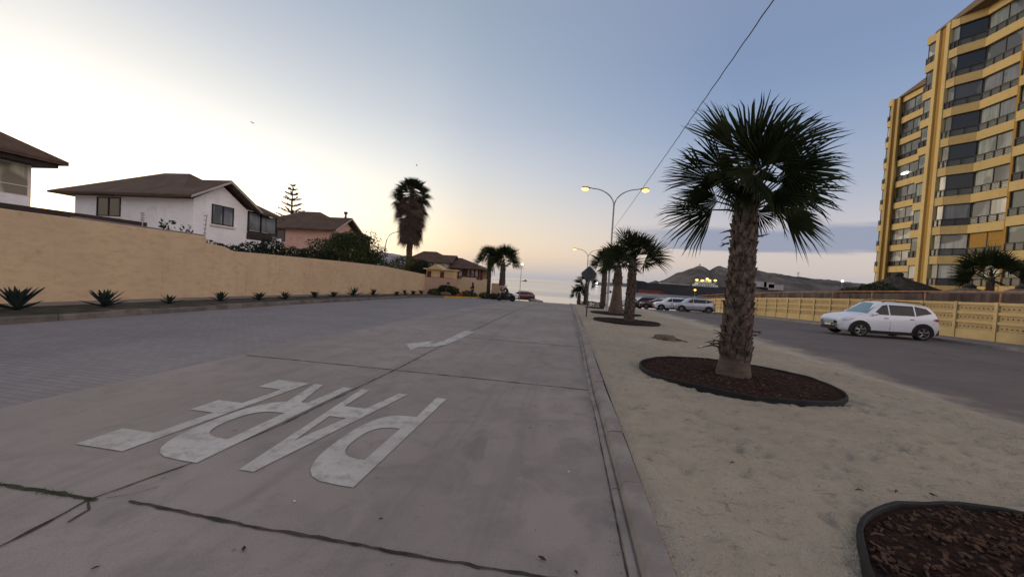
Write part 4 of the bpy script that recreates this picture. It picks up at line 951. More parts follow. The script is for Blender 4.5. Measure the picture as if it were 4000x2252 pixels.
# diamond sign seen from behind
x, y = 1.08, 19.6; g_ = gz(x, y)
o = thing('road_sign', 'grey back of a diamond road sign on a steel post by the kerb', 'road sign', (x,y,g_))
mb = MB(); mb.box(x-.035,y-.03,g_-.2,x+.035,y+.03,g_+2.62); mb.build('post', M['signback'], o)
mb = MB(); r_ = .44; q = .05; P2 = []
for k in range(4):
    a = PI/2*k; c_, s_ = math.cos(a), math.sin(a)
    for e in (-1, 1): P2.append((r_*c_ - q*c_ - e*q*s_, r_*s_ - q*s_ + e*q*c_))
mb.add([(x+px, y+.035, g_+2.30+pz) for px, pz in P2] + [(x+px, y+.05, g_+2.30+pz) for px, pz in P2], [tuple(range(8)), tuple(range(8,16))[::-1]] + [(i,(i+1)%8,8+(i+1)%8,8+i) for i in range(8)])
mb.build('sign_plate', M['signback'], o)

# ------------------------------------------------------------------ yellow concrete fence
FX = 20.0; f_o = thing('concrete_fence', 'yellow precast concrete fence with perforated strips and a rusty rail on top', 'fence', (FX, 35, -.6))
y = 9.45; k = 0; FH = lambda y: 1.83 + .0025*max(0, y-20)
while y < 60.4:
    g0, g1 = gz(FX, y)+.10, gz(FX, y+1.84)+.10; gm = (g0+g1)/2; hh = FH(y)
    mb = MB(); mb.box(FX-.07,y-.07,g0-.4,FX+.13,y+.07,g0+hh+.02); mb.build('post', M['fence'], f_o)
    pb, st = MB(), MB()
    bands = [(0,.47),(.80,.94),(1.24,1.38),(1.70,hh)]
    for z0, z1 in bands: pb.add([(FX-.03,y+.07,g0+z0-(.4 if z0==0 else 0)),(FX-.03,y+1.77,g1+z0-(.4 if z0==0 else 0)),(FX-.03,y+1.77,g1+z1),(FX-.03,y+.07,g0+z1),(FX+.08,y+.07,g0+z0-(.4 if z0==0 else 0)),(FX+.08,y+1.77,g1+z0-(.4 if z0==0 else 0)),(FX+.08,y+1.77,g1+z1),(FX+.08,y+.07,g0+z1)],
                                 [(0,3,2,1),(4,5,6,7),(0,1,5,4),(1,2,6,5),(2,3,7,6),(3,0,4,7)])
    pn = pb.build('panel', M['fence'], f_o)
    st.add([(FX+.02,y+.07,g0+.47),(FX+.02,y+1.77,g1+.47),(FX+.02,y+1.77,g1+1.70),(FX+.02,y+.07,g0+1.70)], [(0,3,2,1)]); st.build('strip', M['fenceface'], pn)
    if y < 34:
        ho = MB()
        for zz in (.63, 1.09, 1.54):
            for j in range(8):
                yy = y + .20 + j*.20; zb = g0 + (g1-g0)*(yy-y)/1.84 + zz; s_ = .036
                ho.add([(FX+.012,yy+s_*math.cos(PI/3*q),zb+s_*math.sin(PI/3*q)) for q in range(6)], [(5,4,3,2,1,0)])
        ho.build('perforations', M['hole'], pn)
    if k % 2 == 0:
        mb = MB(); mb.box(FX+.05,y-.03,g0+hh-.05,FX+.10,y+.03,g0+hh+.52); mb.build('rail_post', M['rust'], f_o)
    y += 1.84; k += 1
mb = MB(); P = [(FX+.075, yy, gz(FX,yy)+.10+FH(yy)+.53) for yy in [9.4+1.84*i for i in range(29)]]
for a_, b_ in zip(P, P[1:]): mb.add([(a_[0]+dx,a_[1],a_[2]+dz) for dx,dz in ((-.035,-.035),(.035,-.035),(.035,.035),(-.035,.035))]+[(b_[0]+dx,b_[1],b_[2]+dz) for dx,dz in ((-.035,-.035),(.035,-.035),(.035,.035),(-.035,.035))], [(0,1,5,4),(1,2,6,5),(2,3,7,6),(3,0,4,7)])
mb.build('top_rail', M['rust'], f_o)
mb = MB()
for a_, b_ in zip(P[2:], P[3:]): mb.add([(21.6,a_[1],a_[2]-3),(21.6,b_[1],b_[2]-3),(21.6,b_[1],b_[2]-.02),(21.6,a_[1],a_[2]-.02),(21.75,a_[1],a_[2]-3),(21.75,b_[1],b_[2]-3),(21.75,b_[1],b_[2]-.02),(21.75,a_[1],a_[2]-.02)], [(0,3,2,1),(4,5,6,7),(3,7,6,2)])
M['reed'] = pm('brown_reed_matting', (.085,.058,.052), .95, .4, .7, 14, .02, c2=(.14,.10,.09), stretch=(1,3,.4))
tag(mb.build('reed_screen', M['reed'], org=(21.7,38,0)), 'brown reed screen behind the rail of the yellow fence', 'screen')
shrub('garden_hedge', 'green hedge rising above the fence rail between the palm trunk and the thatched hut', 'hedge', [((24.5,33.5,2.1),(.8,2.0,.85),900),((24.5,36.2,1.9),(.7,1.6,.7),500)], 'leaf', size=.2)
# thatched parasols
def thatch(c, r, z0, z1, label, mat='thatch'):
    o = thing('thatched_parasol', label, 'parasol', (c[0], c[1], 0), 'thatched parasols in the apartment garden'); random.seed(int(c[1]*10)); mb = MB(); n = 40; rings = 9; prev = None
    for j in range(rings+1):
        f = j/rings; row = []
        for i in range(n):
            a = 2*PI*i/n; rr = r*(f + .02)*(1 + .05*math.sin(a*6)+.04*noise.noise(Vector((math.cos(a)*4,math.sin(a)*4,f*5)))); z = z1 + (z0-z1)*f**.85 + .08*noise.noise(Vector((math.cos(a)*5,math.sin(a)*5,f*9))) - (U(.0,.25) if j == rings else 0)
            mb.v.append((c[0]+rr*math.cos(a), c[1]+rr*math.sin(a), z)); row.append(len(mb.v)-1)
        if prev: mb.f += [(prev[i], row[i], row[(i+1)%n], prev[(i+1)%n]) for i in range(n)]
        prev = row
    mb.build('thatch', M[mat], o)
    mb = MB(); mb.lathe([(.32,z1-.12),(.34,z1+.02),(.2,z1+.16),(.12,z1+.2)], 10, (c[0],c[1],0)); mb.build('cap', M['thatch'], o)
    mb = MB(); mb.tube([(c[0],c[1],-.5),(c[0],c[1],z1-.1)], .1, 8); mb.build('pole', M['wood'], o)
M['greythatch'] = pm('weathered_thatch', (.13,.11,.105), .95, .35, 4, 30, .03)
thatch((27,35), 3.0, 2.35, 3.85, 'big dark thatched parasol in front of the left wing of the apartment block')
thatch((27.5,30.0), 1.9, 2.35, 2.95, 'grey thatched parasol low behind the fence rail, left of the garden palm', 'greythatch')
thatch((27.5,26.9), 1.8, 2.35, 2.95, 'grey thatched parasol at the right edge behind the fence rail', 'greythatch')

# ------------------------------------------------------------------ apartment block
apt = thing('apartment_block', 'tall yellow apartment block with stepped glazed balconies on every floor', 'apartment building', (38, 38, 0))
random.seed(77); ZK = lambda k: 5.2 + 2.65*(9-k)
core = MB(); core.prism([(33.35,41.7),(33.35,39.2),(34.45,37.6),(34.55,34.2),(33.4,33.6),(33.4,20),(46,20),(46,41.7)], -3, 27.05)
core.prism([(40.5,42),(40.5,53.35),(39.75,54.5),(50,54.5),(50,42)], -3, 27.06)
core.build('wall', M['yellow'], apt)
SEG = {'N': ((32.9,41.72),(32.9,40.78)), 'C': ((32.74,39.32),(32.90,38.74)), 'B1': ((32.90,38.74),(33.97,37.58)), 'B2': ((33.97,37.58),(34.12,34.95)), 'E': ((32.95,33.72),(32.95,31.25)),
       'G': ((32.95,29.8),(32.95,27.0)), 'L': ((40.0,53.35),(40.0,50.3)), 'F': ((39.35,54.6),(39.3,54.02))}
def sub(a, b, f0, f1): return ((a[0]+(b[0]-a[0])*f0, a[1]+(b[1]-a[1])*f0), (a[0]+(b[0]-a[0])*f1, a[1]+(b[1]-a[1])*f1))
for nm, (a, b) in SEG.items():
    ln = math.hypot(b[0]-a[0], b[1]-a[1])
    for k in range(1, 11):
        z = ZK(k); m2 = MB(); e0 = 0
        m2.wallbox(a, b, z, z+.74, -.10 if nm in ('B1','B2','L','E','G') else -.06, .60); m2.build('balcony_band', M['yellow'], apt)
        if k > 9: continue
        zb, zt = z - 2.65 + .74, z                      # the opening below band k
        np_ = max(1, round(ln/1.25)); fr = MB(); groups = {}
        sill = zb + .62
        fr.wallbox(a, b, zb, zb+.05, .10, .18); fr.wallbox(a, b, sill-.03, sill+.04, .10, .18); fr.wallbox(a, b, zt-.06, zt, .10, .18)
        for i in range(np_+1):
            f = i/np_; s0, s1 = sub(a, b, max(0, f-.03/ln), min(1, f+.03/ln)); fr.wallbox(s0, s1, zb+.05, zt-.06, .10, .18)
        win = fr.build('window', M['dkframe'], apt)
        for i in range(np_):
            s0, s1 = sub(a, b, i/np_, (i+1)/np_)
            if nm == 'B1': mt = random.choice(['panedark','panedark','panedark','pane'])
            elif nm in ('B2','E','G'): mt = random.choice(['panegrn','panegrn','panewarm','pane','pane','panedark' if k in (3,6,8) else 'panegrn'])
            elif nm == 'C': mt = 'panegrn'
            elif nm == 'L': mt = 'panelight' if k in (6,7,8) else random.choice(['panegrn','panegrn','pane'])
            else: mt = random.choice(['panegrn','panelight','panegrn'])
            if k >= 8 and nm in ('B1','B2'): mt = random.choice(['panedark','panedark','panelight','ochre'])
            groups.setdefault(mt, MB()).wallbox(s0, s1, zb+.05, zt-.06, .135, .15)
        for mt, q in groups.items(): q.build('pane', M[mt], win)
        rl = MB(); rl.wallbox(a, b, zb+.58, zb+.64, -.05, .0)
        for i in range(max(2, round(ln/.7))+1):
            f = i/max(2, round(ln/.7)); s0, s1 = sub(a, b, max(0, f-.025/ln), min(1, f+.025/ln)); rl.wallbox(s0, s1, zb, zb+.6, -.05, .0)
        for zz in (.16,.32,.47): rl.wallbox(a, b, zb+zz, zb+zz+.025, -.04, -.015)
        ro = rl.build('railing', M['rail'], apt)
        sg = MB(); sg.wallbox(a, b, zb+.06, zb+.56, .02, .03); sg.build('glass_panel', M['slat' if random.random() < .8 else 'panedark'], ro)
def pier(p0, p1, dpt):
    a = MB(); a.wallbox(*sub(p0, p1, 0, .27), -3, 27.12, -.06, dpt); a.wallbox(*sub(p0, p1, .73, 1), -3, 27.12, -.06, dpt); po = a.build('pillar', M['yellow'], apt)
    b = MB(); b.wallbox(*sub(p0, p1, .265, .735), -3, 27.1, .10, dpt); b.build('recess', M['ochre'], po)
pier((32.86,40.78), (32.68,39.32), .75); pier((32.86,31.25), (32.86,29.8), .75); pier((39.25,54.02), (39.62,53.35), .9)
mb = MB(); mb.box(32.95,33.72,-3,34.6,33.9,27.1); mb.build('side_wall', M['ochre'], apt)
mb = MB(); hip(mb, 32.75, 44, 30.5, 40.85, 27.15, 29.6, 34.9, 41, 38.2, .1); mb.build('roof', M['aptroof'], apt)
mb = MB(); hip(mb, 39.6, 49, 45.5, 53.9, 27.15, 29.0, 41.2, 46, 51.2, .1); mb.build('roof', M['aptroof'], apt)
mb = MB(); mb.blob((39.98,52.2,at(3528,676,52.2).z), (.14,.55,.15), 1, 0); mb.build('room_light', M['lampwhite'], apt)

# ------------------------------------------------------------------ cars (built facing -x)
def car(label, paint, L=4.4, W=1.78, Ht=1.70, hood=1.02, kind='suv', group=None, detail=True):
    o = thing('parked_car', label, 'car', (0,0,0), group, org=(0,0,0)); l2 = L/2; w = W/2; hr = Ht - .06
    suv = kind == 'suv'
    st = [(-l2, .42, .66, .70, .70), (-l2+.06, .30, .78, .84, .83), (-l2+.22, .24, .88, .93, .93), (-l2+.55, .22, .97, hood-.01, .98), (-l2+.98, .22, 1.01, hood+.05, 1.0), (-l2+1.12, .22, 1.02, hood+.09, 1.0),
          (-l2+1.66 if suv else -l2+1.95, .22, 1.03, hr-.07, 1.0), (-l2+2.10, .22, 1.04, hr, 1.0), (l2-1.25, .22, 1.06, hr-.0, 1.0), (l2-.36 if suv else l2-.9, .22, 1.08, hr-.09 if suv else hr-.14, .99), (l2-.13, .26, 1.08, hr-.42 if suv else hr-.42, .97), (l2-.06, .34, 1.00, 1.08, .95), (l2, .46, .80, .86, .90)]
    def ring(s):
        x, zb, zl, zt, k = s; ww = w*k; roofish = max(0, min(1, (zt-zl-.08)/.45)); wt = ww*(.90 - .17*roofish)
        h = [(0,zb),(.55*ww,zb),(.92*ww,zb+.02),(.985*ww,zb+.14),(ww,zl*.55+zb*.45),(.995*ww,zl-.10),(.955*ww,zl),(.955*ww*.35+wt*.65,zl+(zt-zl)*.62),(wt,zt-.05*(.4+roofish)),(.78*wt,zt-.012),(.4*wt,zt),(0,zt+.004)]
        return [(x, yy, zz) for yy, zz in h] + [(x, -yy, zz) for yy, zz in h[-2:0:-1]]
    mb = MB(); R_ = [ring(s) for s in st]; n = len(R_[0])
    for r_ in R_: mb.v += r_
    mb.f = [(i*n+k, i*n+(k+1)%n, (i+1)*n+(k+1)%n, (i+1)*n+k) for i in range(len(st)-1) for k in range(n)] + [tuple(range(n)), tuple(range((len(st)-1)*n, len(st)*n))[::-1]]
    body = mb.build('body', M[paint], o, smooth=True)
    def sy(x, z):
        for s0, s1 in zip(st, st[1:]):
            if x <= s1[0]: break
        f = max(0, min(1, (x-s0[0])/(s1[0]-s0[0]))); r0_, r1 = ring(s0), ring(s1)
        pr = [(r0_[i][1]*(1-f)+r1[i][1]*f, r0_[i][2]*(1-f)+r1[i][2]*f) for i in range(12)]
        for i in range(3, 9):
            if z <= pr[i+1][1]: q = (z-pr[i][1])/max(.001, pr[i+1][1]-pr[i][1]); return pr[i][0] + (pr[i+1][0]-pr[i][0])*max(0, min(1, q))
        return pr[9][0]
    def panel(name, poly, mat, off=.008, both=True, par=None):
        for sg in ((1,-1) if both else (1,)):
            c = (sum(p[0] for p in poly)/len(poly), sum(p[1] for p in poly)/len(poly)); P = []
            for (x0,z0),(x1,z1) in zip(poly, poly[1:]+poly[:1]):
                for q in range(4): P.append((x0+(x1-x0)*q/4, z0+(z1-z0)*q/4))
            m_ = MB(); N = len(P)
            for f_ in (1., .5): m_.v += [((c[0]+(x-c[0])*f_), sg*(sy(c[0]+(x-c[0])*f_, c[1]+(z-c[1])*f_)+off), c[1]+(z-c[1])*f_) for x, z in P]
            m_.v.append((c[0], sg*(sy(*c)+off), c[1])); m_.f = [(i,(i+1)%N,N+(i+1)%N,N+i) for i in range(N)] + [(N+i,N+(i+1)%N,2*N) for i in range(N)]
            m_.build(name, M[mat], par or o)
    zb_, zt_ = (1.10 if suv else 1.0), hr-.13
    a0_ = -l2+(1.34 if suv else 1.45); xa, xb = (-l2+2.02, l2-1.0) if suv else (-l2+2.3, l2-1.15)
    panel('side_window', [(a0_,zb_),(a0_+.44,zt_-.05),(xa-.03,zt_),(xa-.03,zb_)], 'carglass')
    panel('side_window', [(xa+.03,zb_),(xa+.03,zt_),(xb-.03,zt_-.01),(xb-.03,zb_+.01)], 'carglass')
    if suv: panel('side_window', [(xb+.03,zb_+.01),(xb+.03,zt_-.01),(l2-.50,zt_-.10),(l2-.30,zb_+.16)], 'carglass')
    else: panel('side_window', [(xb+.03,zb_+.01),(xb+.03,zt_-.03),(l2-.85,zb_+.10)], 'carglass')
    # windscreen and rear glass laid on the body surface
    def screen(name, xa, xb, mat, wk):
        m_ = MB(); nx, ny = 6, 8
        for i in range(nx+1):
            x = xa + (xb-xa)*i/nx
            for s0, s1 in zip(st, st[1:]):
                if x <= s1[0]: break
            f = (x-s0[0])/(s1[0]-s0[0]); zt = s0[3]*(1-f)+s1[3]*f; zl = s0[2]*(1-f)+s1[2]*f; ro_ = max(0, min(1, (zt-zl-.08)/.45)); wt = w*(.90-.17*ro_)*wk
            for j in range(ny+1):
                q = -1 + 2*j/ny; m_.v.append((x, wt*q, zt + .012 - .045*abs(q)**3*(.4+ro_)*1.0))
        m_.f = [(i*(ny+1)+j,i*(ny+1)+j+1,(i+1)*(ny+1)+j+1,(i+1)*(ny+1)+j) for i in range(nx) for j in range(ny)]; m_.build(name, M[mat], o, smooth=True)
    screen('windscreen', -l2+1.14, st[6][0]-.02, 'screen', .94); screen('rear_window', st[9][0]+.04, st[10][0]-.02, 'carglass', .86)
    # wheels
    for xw in (-l2+.80, l2-.70):
        for sg in (-1, 1):
            yo = sg*(w+.004)
            m_ = MB(); N = 20; P = [(xw+.445*math.cos(2*PI*i/N), .36+.435*math.sin(2*PI*i/N)) for i in range(N)]; P = [(x_, max(z_, .21)) for x_, z_ in P]
            m_.add([(x_, sg*(w+.010), z_) for x_, z_ in P] + [(x_, sg*w*.5, z_) for x_, z_ in P], [tuple(range(N)) if sg < 0 else tuple(range(N))[::-1]] + [(i,(i+1)%N,N+(i+1)%N,N+i) for i in range(N)]); m_.build('wheel_arch', M['black'], o)
            m_ = MB(); m_.lathe([(.20,sg*(w-.20)),(.325,sg*(w-.20)),(.345,sg*(w-.16)),(.345,sg*(w-.02)),(.325,sg*(w+.022)),(.235,sg*(w+.026))], 24, (xw,0,.345), 'y'); wh = m_.build('wheel', M['tyre'], o, smooth=False)
            m_ = MB()
            for q in range(5):
                a = 2*PI*q/5 + .3; c_, s_ = math.cos(a), math.sin(a)
                for e in (-.16,.16):
                    c2_, s2_ = math.cos(a+e), math.sin(a+e); m_.tube([(xw+.04*c_,sg*(w+.03),.345+.04*s_),(xw+.225*c2_,sg*(w+.028),.345+.225*s2_)], [.03,.022], 5)
            m_.lathe([(.205,sg*(w+.02)),(.235,sg*(w+.034)),(.24,sg*(w+.02))], 24, (xw,0,.345), 'y'); m_.build('rim', M['rim'], wh)
    # lights, grille, bumpers, sills, mirrors
    panel('headlight', [(-l2+.10,.70),(-l2+.12,.80),(-l2+.60,.90),(-l2+.40,.76)], 'head', .012)
    panel('taillight', [(l2-.34,.98),(l2-.08,.90),(l2-.04,1.0),(l2-.16,1.06)], 'tail', .016)
    m_ = MB(); m_.box(-l2-.025,-w*.45,.56,-l2+.06,w*.45,.70); gr_ = m_.build('grille', M['black'], o)
    m_ = MB()
    for zz in (.58,.63,.68): m_.box(-l2-.035,-w*.44,zz-.014,-l2-.02,w*.44,zz+.014)
    m_.build('chrome_bar', M['head'], gr_)
    m_ = MB(); m_.box(-l2-.02,-w*.62,.26,-l2+.2,w*.62,.40); m_.build('front_bumper', M['black'], o)
    m_ = MB(); m_.box(l2-.2,-w*.86,.28,l2+.03,w*.86,.52); m_.build('rear_bumper', M['black'], o)
    for sg in (-1,1): m_ = MB(); m_.box(-l2+1.22,min(sg*(w-.12),sg*(w+.014)),.205,l2-1.12,max(sg*(w-.12),sg*(w+.014)),.35); m_.build('sill', M['black'], o)
    for sg in (-1,1): m_ = MB(); m_.blob((-l2+1.36, sg*(w+.06), 1.12), (.07,.12,.075), 2, 0); m_.build('mirror', M[paint], o, smooth=True)
    if suv:
        for sg in (-1,1): m_ = MB(); m_.tube([(-l2+1.8,sg*w*.70,hr-.03),(-l2+1.95,sg*w*.70,hr+.05),(l2-.75,sg*w*.70,hr+.04),(l2-.55,sg*w*.70,hr-.06)], .018, 6); m_.build('roof_rail', M['black'], o)
    m_ = MB(); m_.box(-l2-.045,-.22,.44,-l2-.02,.22,.54); m_.build('number_plate', M['pebble'], o)
    if detail:
        for sg in (-1,1):
            for xd in (xa, xb): m_ = MB(); m_.box(xd-.004, min(sg*(w-.03),sg*(w+.0015)), .40, xd+.004, max(sg*(w-.03),sg*(w+.0015)), .80); m_.build('door_gap', M['black'], o)
            for xd in (xa-.16, xb-.16): m_ = MB(); m_.box(xd-.09, min(sg*(w-.02),sg*(w+.012)), .93, xd+.07, max(sg*(w-.02),sg*(w+.012)), .965); m_.build('door_handle', M['rim'], o)
    return o
def put(o, x, y, rz=0.):
    o.location = (x, y, gz(x, y) + .004); s_ = (gz(x+1,y)-gz(x-1,y))/2; o.rotation_euler = (0, -math.atan(s_), rz); return o
PG = 'cars parked side by side across the end of the side road'
put(car('white sport utility car parked crosswise before the yellow fence, nearest car', 'whitepaint', 4.06, 1.70, 1.76), 14.92, 20.35, R(0))
put(car('silver grey sport utility car, nearest of the row at the end of the side road', 'silverpaint', 4.35, 1.80, 1.68, group=PG), 14.45, 45.2, R(-2))
put(car('pale silver car mostly hidden behind the silver grey sport utility car', 'whitepaint', 4.5, 1.78, 1.70, group=PG), 13.0, 47.9, R(-4))
put(car('red hatchback between the silver cars and the dark pickup', 'redpaint', 4.0, 1.70, 1.46, .95, 'hatch', group=PG), 11.6, 50.6, R(-6))
put(car('dark grey car with a high cab beside the red hatchback', 'darkpaint', 4.6, 1.78, 1.72, group=PG), 10.9, 53.4, R(-6))
put(car('white car at the far end of the parked row, beside the palm trunk', 'whitepaint', 4.3, 1.74, 1.55, .96, 'hatch', group=PG), 9.0, 55.6, R(-6))
PS = 'cars parked beyond the crest by the sea'
put(car('dark red estate car beyond the crest of the road', 'redpaint', 4.3, 1.74, 1.50, .97, 'suv', group=PS), -6.95, 56.0, R(8))
put(car('white car just peeking out behind the motorcycle', 'whitepaint', 4.0, 1.7, 1.5, .96, 'hatch', group=PS), -8.9, 53.2, R(180))

# ------------------------------------------------------------------ people
def skel(name, J, E, mat, par, sub_=1):
    me = D.meshes.new(name); ks = list(J); me.from_pydata([J[k][0] for k in ks], [(ks.index(a), ks.index(b)) for a, b in E], []); me.update()
    o = D.objects.new(name, me); COL.objects.link(o); o.parent = par
    sm = o.modifiers.new('skin', 'SKIN'); ss = o.modifiers.new('sub', 'SUBSURF'); ss.levels = sub_; ss.render_levels = sub_
    for i, k in enumerate(ks):
        sv = me.skin_vertices[0].data[i]; r_ = J[k][1]; sv.radius = (r_, r_) if not isinstance(r_, tuple) else r_; sv.use_root = (i == 0)
    me.materials.append(M[mat]); sm.use_smooth_shade = True; return o
def person(J, label, loc, rz, hair=True, helmet=False, shoe='shoe'):
    o = thing('person', label, 'person', loc, None, org=(0,0,0)); o.rotation_euler.z = rz
    E = [('pel','sp'),('sp','ch'),('ch','nk'),('nk','hd'),('hd','tp')]
    for s_ in 'lr': E += [('ch','sh'+s_),('sh'+s_,'el'+s_),('el'+s_,'wr'+s_),('wr'+s_,'ha'+s_),('pel','hp'+s_),('hp'+s_,'kn'+s_),('kn'+s_,'an'+s_)]
    G = {k: v for k, v in J.items()}
    body = dict(G); BE = list(E)
    for s_ in 'lr':
        h = Vector(G['ha'+s_][0]); wv_ = (h - Vector(G['wr'+s_][0])).normalized(); sd_ = wv_.orthogonal().normalized()
        for q, (sp, ln) in enumerate(((-.028,.075),(-.010,.085),(.010,.082),(.028,.065),(.045,.05))):
            kx = 'f%d%s' % (q, s_); body[kx] = (tuple(h + sd_*sp + wv_*ln*(1 if q < 4 else .3)), .008); BE.append(('ha'+s_, kx))
    bo = skel('body', body, BE, 'skin', o)
    cl = {k: (v[0], (v[1]+.018) if not isinstance(v[1], tuple) else v[1]) for k, v in G.items() if k in ('pel','sp','ch','shl','shr','ell','elr','wrl','wrr')}
    skel('jacket', cl, [e for e in E if e[0] in cl and e[1] in cl], 'cloth', o)
    tr_ = {k: (v[0], v[1]+.018) for k, v in G.items() if k in ('pel','hpl','hpr','knl','knr','anl','anr')}
    skel('trousers', tr_, [e for e in E if e[0] in tr_ and e[1] in tr_], 'clothgrey', o)
    hd = Vector(G['hd'][0]); tp = Vector(G['tp'][0])
    if hair:
        m_ = MB(); m_.blob(hd + Vector((.02,0,.05)), (.105,.10,.13), 1, .05); m_.blob(hd + Vector((.07,0,-.18)), (.085,.12,.26), 2, .06); m_.build('hair', M['hair'], o, smooth=True)
    if helmet:
        m_ = MB(); m_.blob(hd + Vector((.0,0,.05)), (.155,.135,.15), 1, 0, 14, 10); he = m_.build('helmet', M['whiteframe'], o, smooth=True)
        m_ = MB(); m_.blob(hd + Vector((-.075,0,.03)), (.088,.105,.06), 1, 0); m_.build('visor', M['black'], he, smooth=True)
    for s_ in 'lr':
        a = Vector(G['an'+s_][0]); m_ = MB(); m_.blob(a + Vector((-.06,0,-.035)), (.135,.05,.05), 1, 0); m_.build('shoe', M[shoe], o, smooth=True)
    return o
WK = {'pel':((0,0,.92),.125),'sp':((.01,0,1.08),.115),'ch':((0,0,1.30),.135),'nk':((-.01,0,1.45),.055),'hd':((-.03,0,1.55),.085),'tp':((-.02,0,1.66),.07),
      'shl':((0,.17,1.38),.06),'ell':((.10,.22,1.12),.048),'wrl':((-.10,.20,.96),.036),'hal':((-.16,.19,.93),.03),
      'shr':((0,-.17,1.38),.06),'elr':((-.06,-.22,1.12),.048),'wrr':((-.26,-.18,1.06),.036),'har':((-.32,-.16,1.05),.03),
      'hpl':((0,.09,.86),.095),'knl':((-.10,.09,.48),.065),'anl':((-.02,.09,.09),.042),'hpr':((0,-.09,.86),.095),'knr':((.04,-.09,.48),.065),'anr':((.20,-.09,.10),.042)}
px, py = -10.0, 38.4
person(WK, 'person with long black hair, dark clothes and white shoes walking along the yellow kerb', (px, py, gz(px,py)+.005), 0)
bx_, by_ = -6.05, 36.6; bg_ = gz(bx_, by_)
SR = {'pel':((.18,0,.86),.13),'sp':((.14,0,1.02),.12),'ch':((.0,0,1.24),.14),'nk':((-.05,0,1.37),.055),'hd':((-.08,0,1.47),.085),'tp':((-.08,0,1.57),.07),
      'shl':((.0,.18,1.31),.06),'ell':((-.22,.26,1.12),.048),'wrl':((-.42,.27,1.04),.036),'hal':((-.49,.27,1.03),.03),
      'shr':((.0,-.18,1.31),.06),'elr':((-.22,-.26,1.12),.048),'wrr':((-.42,-.27,1.04),.036),'har':((-.49,-.27,1.03),.03),
      'hpl':((.12,.10,.84),.1),'knl':((-.22,.16,.66),.07),'anl':((-.04,.17,.30),.045),'hpr':((.12,-.10,.84),.1),'knr':((-.22,-.16,.66),.07),'anr':((-.04,-.17,.30),.045)}
person(SR, 'person in dark clothes and a white helmet sitting on the motorcycle', (bx_, by_, bg_), 0, False, True, 'black')
o = thing('motorcycle', 'dark motorcycle with a lit looking round headlight under the helmeted rider', 'motorcycle', (bx_, by_, bg_), None, org=(0,0,0))
for xw in (-.68, .68):
    m_ = MB(); m_.lathe([(.22,-.05),(.29,-.055),(.315,-.03),(.315,.03),(.29,.055),(.22,.05)], 20, (xw,0,.315), 'y'); wh = m_.build('wheel', M['tyre'], o)
    m_ = MB(); m_.lathe([(.05,-.05),(.05,.05)], 8, (xw,0,.315), 'y')
    for q in range(6): m_.tube([(xw,0,.315),(xw+.23*math.cos(q*PI/3),0,.315+.23*math.sin(q*PI/3))], .014, 4)
    m_.build('rim', M['rim'], wh)
m_ = MB(); m_.tube([(-.68,.07,.315),(-.52,.07,.75),(-.45,.06,.98)], .025, 6); m_.tube([(-.68,-.07,.315),(-.52,-.07,.75),(-.45,-.06,.98)], .025, 6); m_.build('fork', M['metal'], o)
m_ = MB(); m_.tube([(-.45,0,.85),(-.1,0,.62),(.3,0,.62),(.7,0,.75)], [.06,.05,.05,.03], 6); m_.tube([(-.45,0,.8),(-.2,0,.35),(.2,0,.32),(.68,0,.33)], [.05,.05,.05,.03], 6); m_.build('frame', M['black'], o)
m_ = MB(); m_.blob((-.02,0,.42), (.24,.17,.18), 3, .1); m_.build('engine', M['clothgrey'], o, smooth=True)
m_ = MB(); m_.blob((-.20,0,.80), (.24,.14,.13), 1, 0); m_.build('fuel_tank', M['darkpaint'], o, smooth=True)
m_ = MB(); m_.blob((.32,0,.77), (.40,.14,.065), 1, 0); m_.build('seat', M['black'], o, smooth=True)
m_ = MB(); m_.tube([(-.46,-.34,1.02),(-.50,-.15,1.02),(-.50,.15,1.02),(-.46,.34,1.02)], .016, 6); m_.build('handlebar', M['black'], o)
m_ = MB(); m_.blob((-.62,0,.88), (.09,.10,.10), 1, 0); m_.build('headlight', M['head'], o, smooth=True)
m_ = MB(); m_.tube([(-.05,.14,.3),(.3,.16,.28),(.75,.17,.36)], [.025,.04,.045], 8); m_.build('exhaust', M['metal'], o)
# rocks at the crest
for i, (x, y, r_, lb) in enumerate(((-4.75,54.5,.45,'largest pale rock at the crest of the road right of the red estate car'),(-4.2,54.8,.32,'middle pale rock at the crest of the road'),(-3.7,55.1,.25,'smallest pale rock at the crest, nearest the road'))):
    mb = MB(); mb.blob((x,y,gz(x,y)+r_*.35), (r_*1.1,r_*.8,r_*.62), i+3, .25); tag(mb.build('rock', M['rock'], org=(x,y,gz(x,y))), lb, 'rock', 'rocks at the crest of the road')

# ------------------------------------------------------------------ harbour
sh = thing('cargo_ship', 'long black hulled cargo ship lying in the bay with a lit white superstructure', 'ship', (112, 404, SEA))
mb = MB(); sec = []
for x, hw, zt in ((68,.3,6.6),(72,3.2,6.3),(78,6,6.0),(81,6.8,4.9),(90,7.4,4.7),(140,7.4,4.2),(155,7.0,4.4),(160,5.2,4.5)):
    k = .55 if x < 75 else .9; sec.append([(x+(3.5 if x < 70 else (1.2 if x < 75 else 0)),404-hw*k,SEA-2),(x,404-hw,zt),(x,404+hw,zt),(x+(3.5 if x < 70 else 0),404+hw*k,SEA-2)])
for s_ in sec: mb.v += s_
mb.f = [(i*4+k,(i+1)*4+k,(i+1)*4+k+1,i*4+k+1) for i in range(len(sec)-1) for k in range(3)] + [(0,1,2,3),tuple((len(sec)-1)*4+k for k in range(4))[::-1]]
mb.build('hull', M['hull'], sh)
mb = MB(); mb.add([(72.5,397.9-.6,SEA-.5),(73.2,398.4-.9,-2.6),(96,396.0,-3.0),(104,396.2,SEA-.5)], [(0,1,2,3)]); mb.build('boot_topping', M['hullred'], sh)
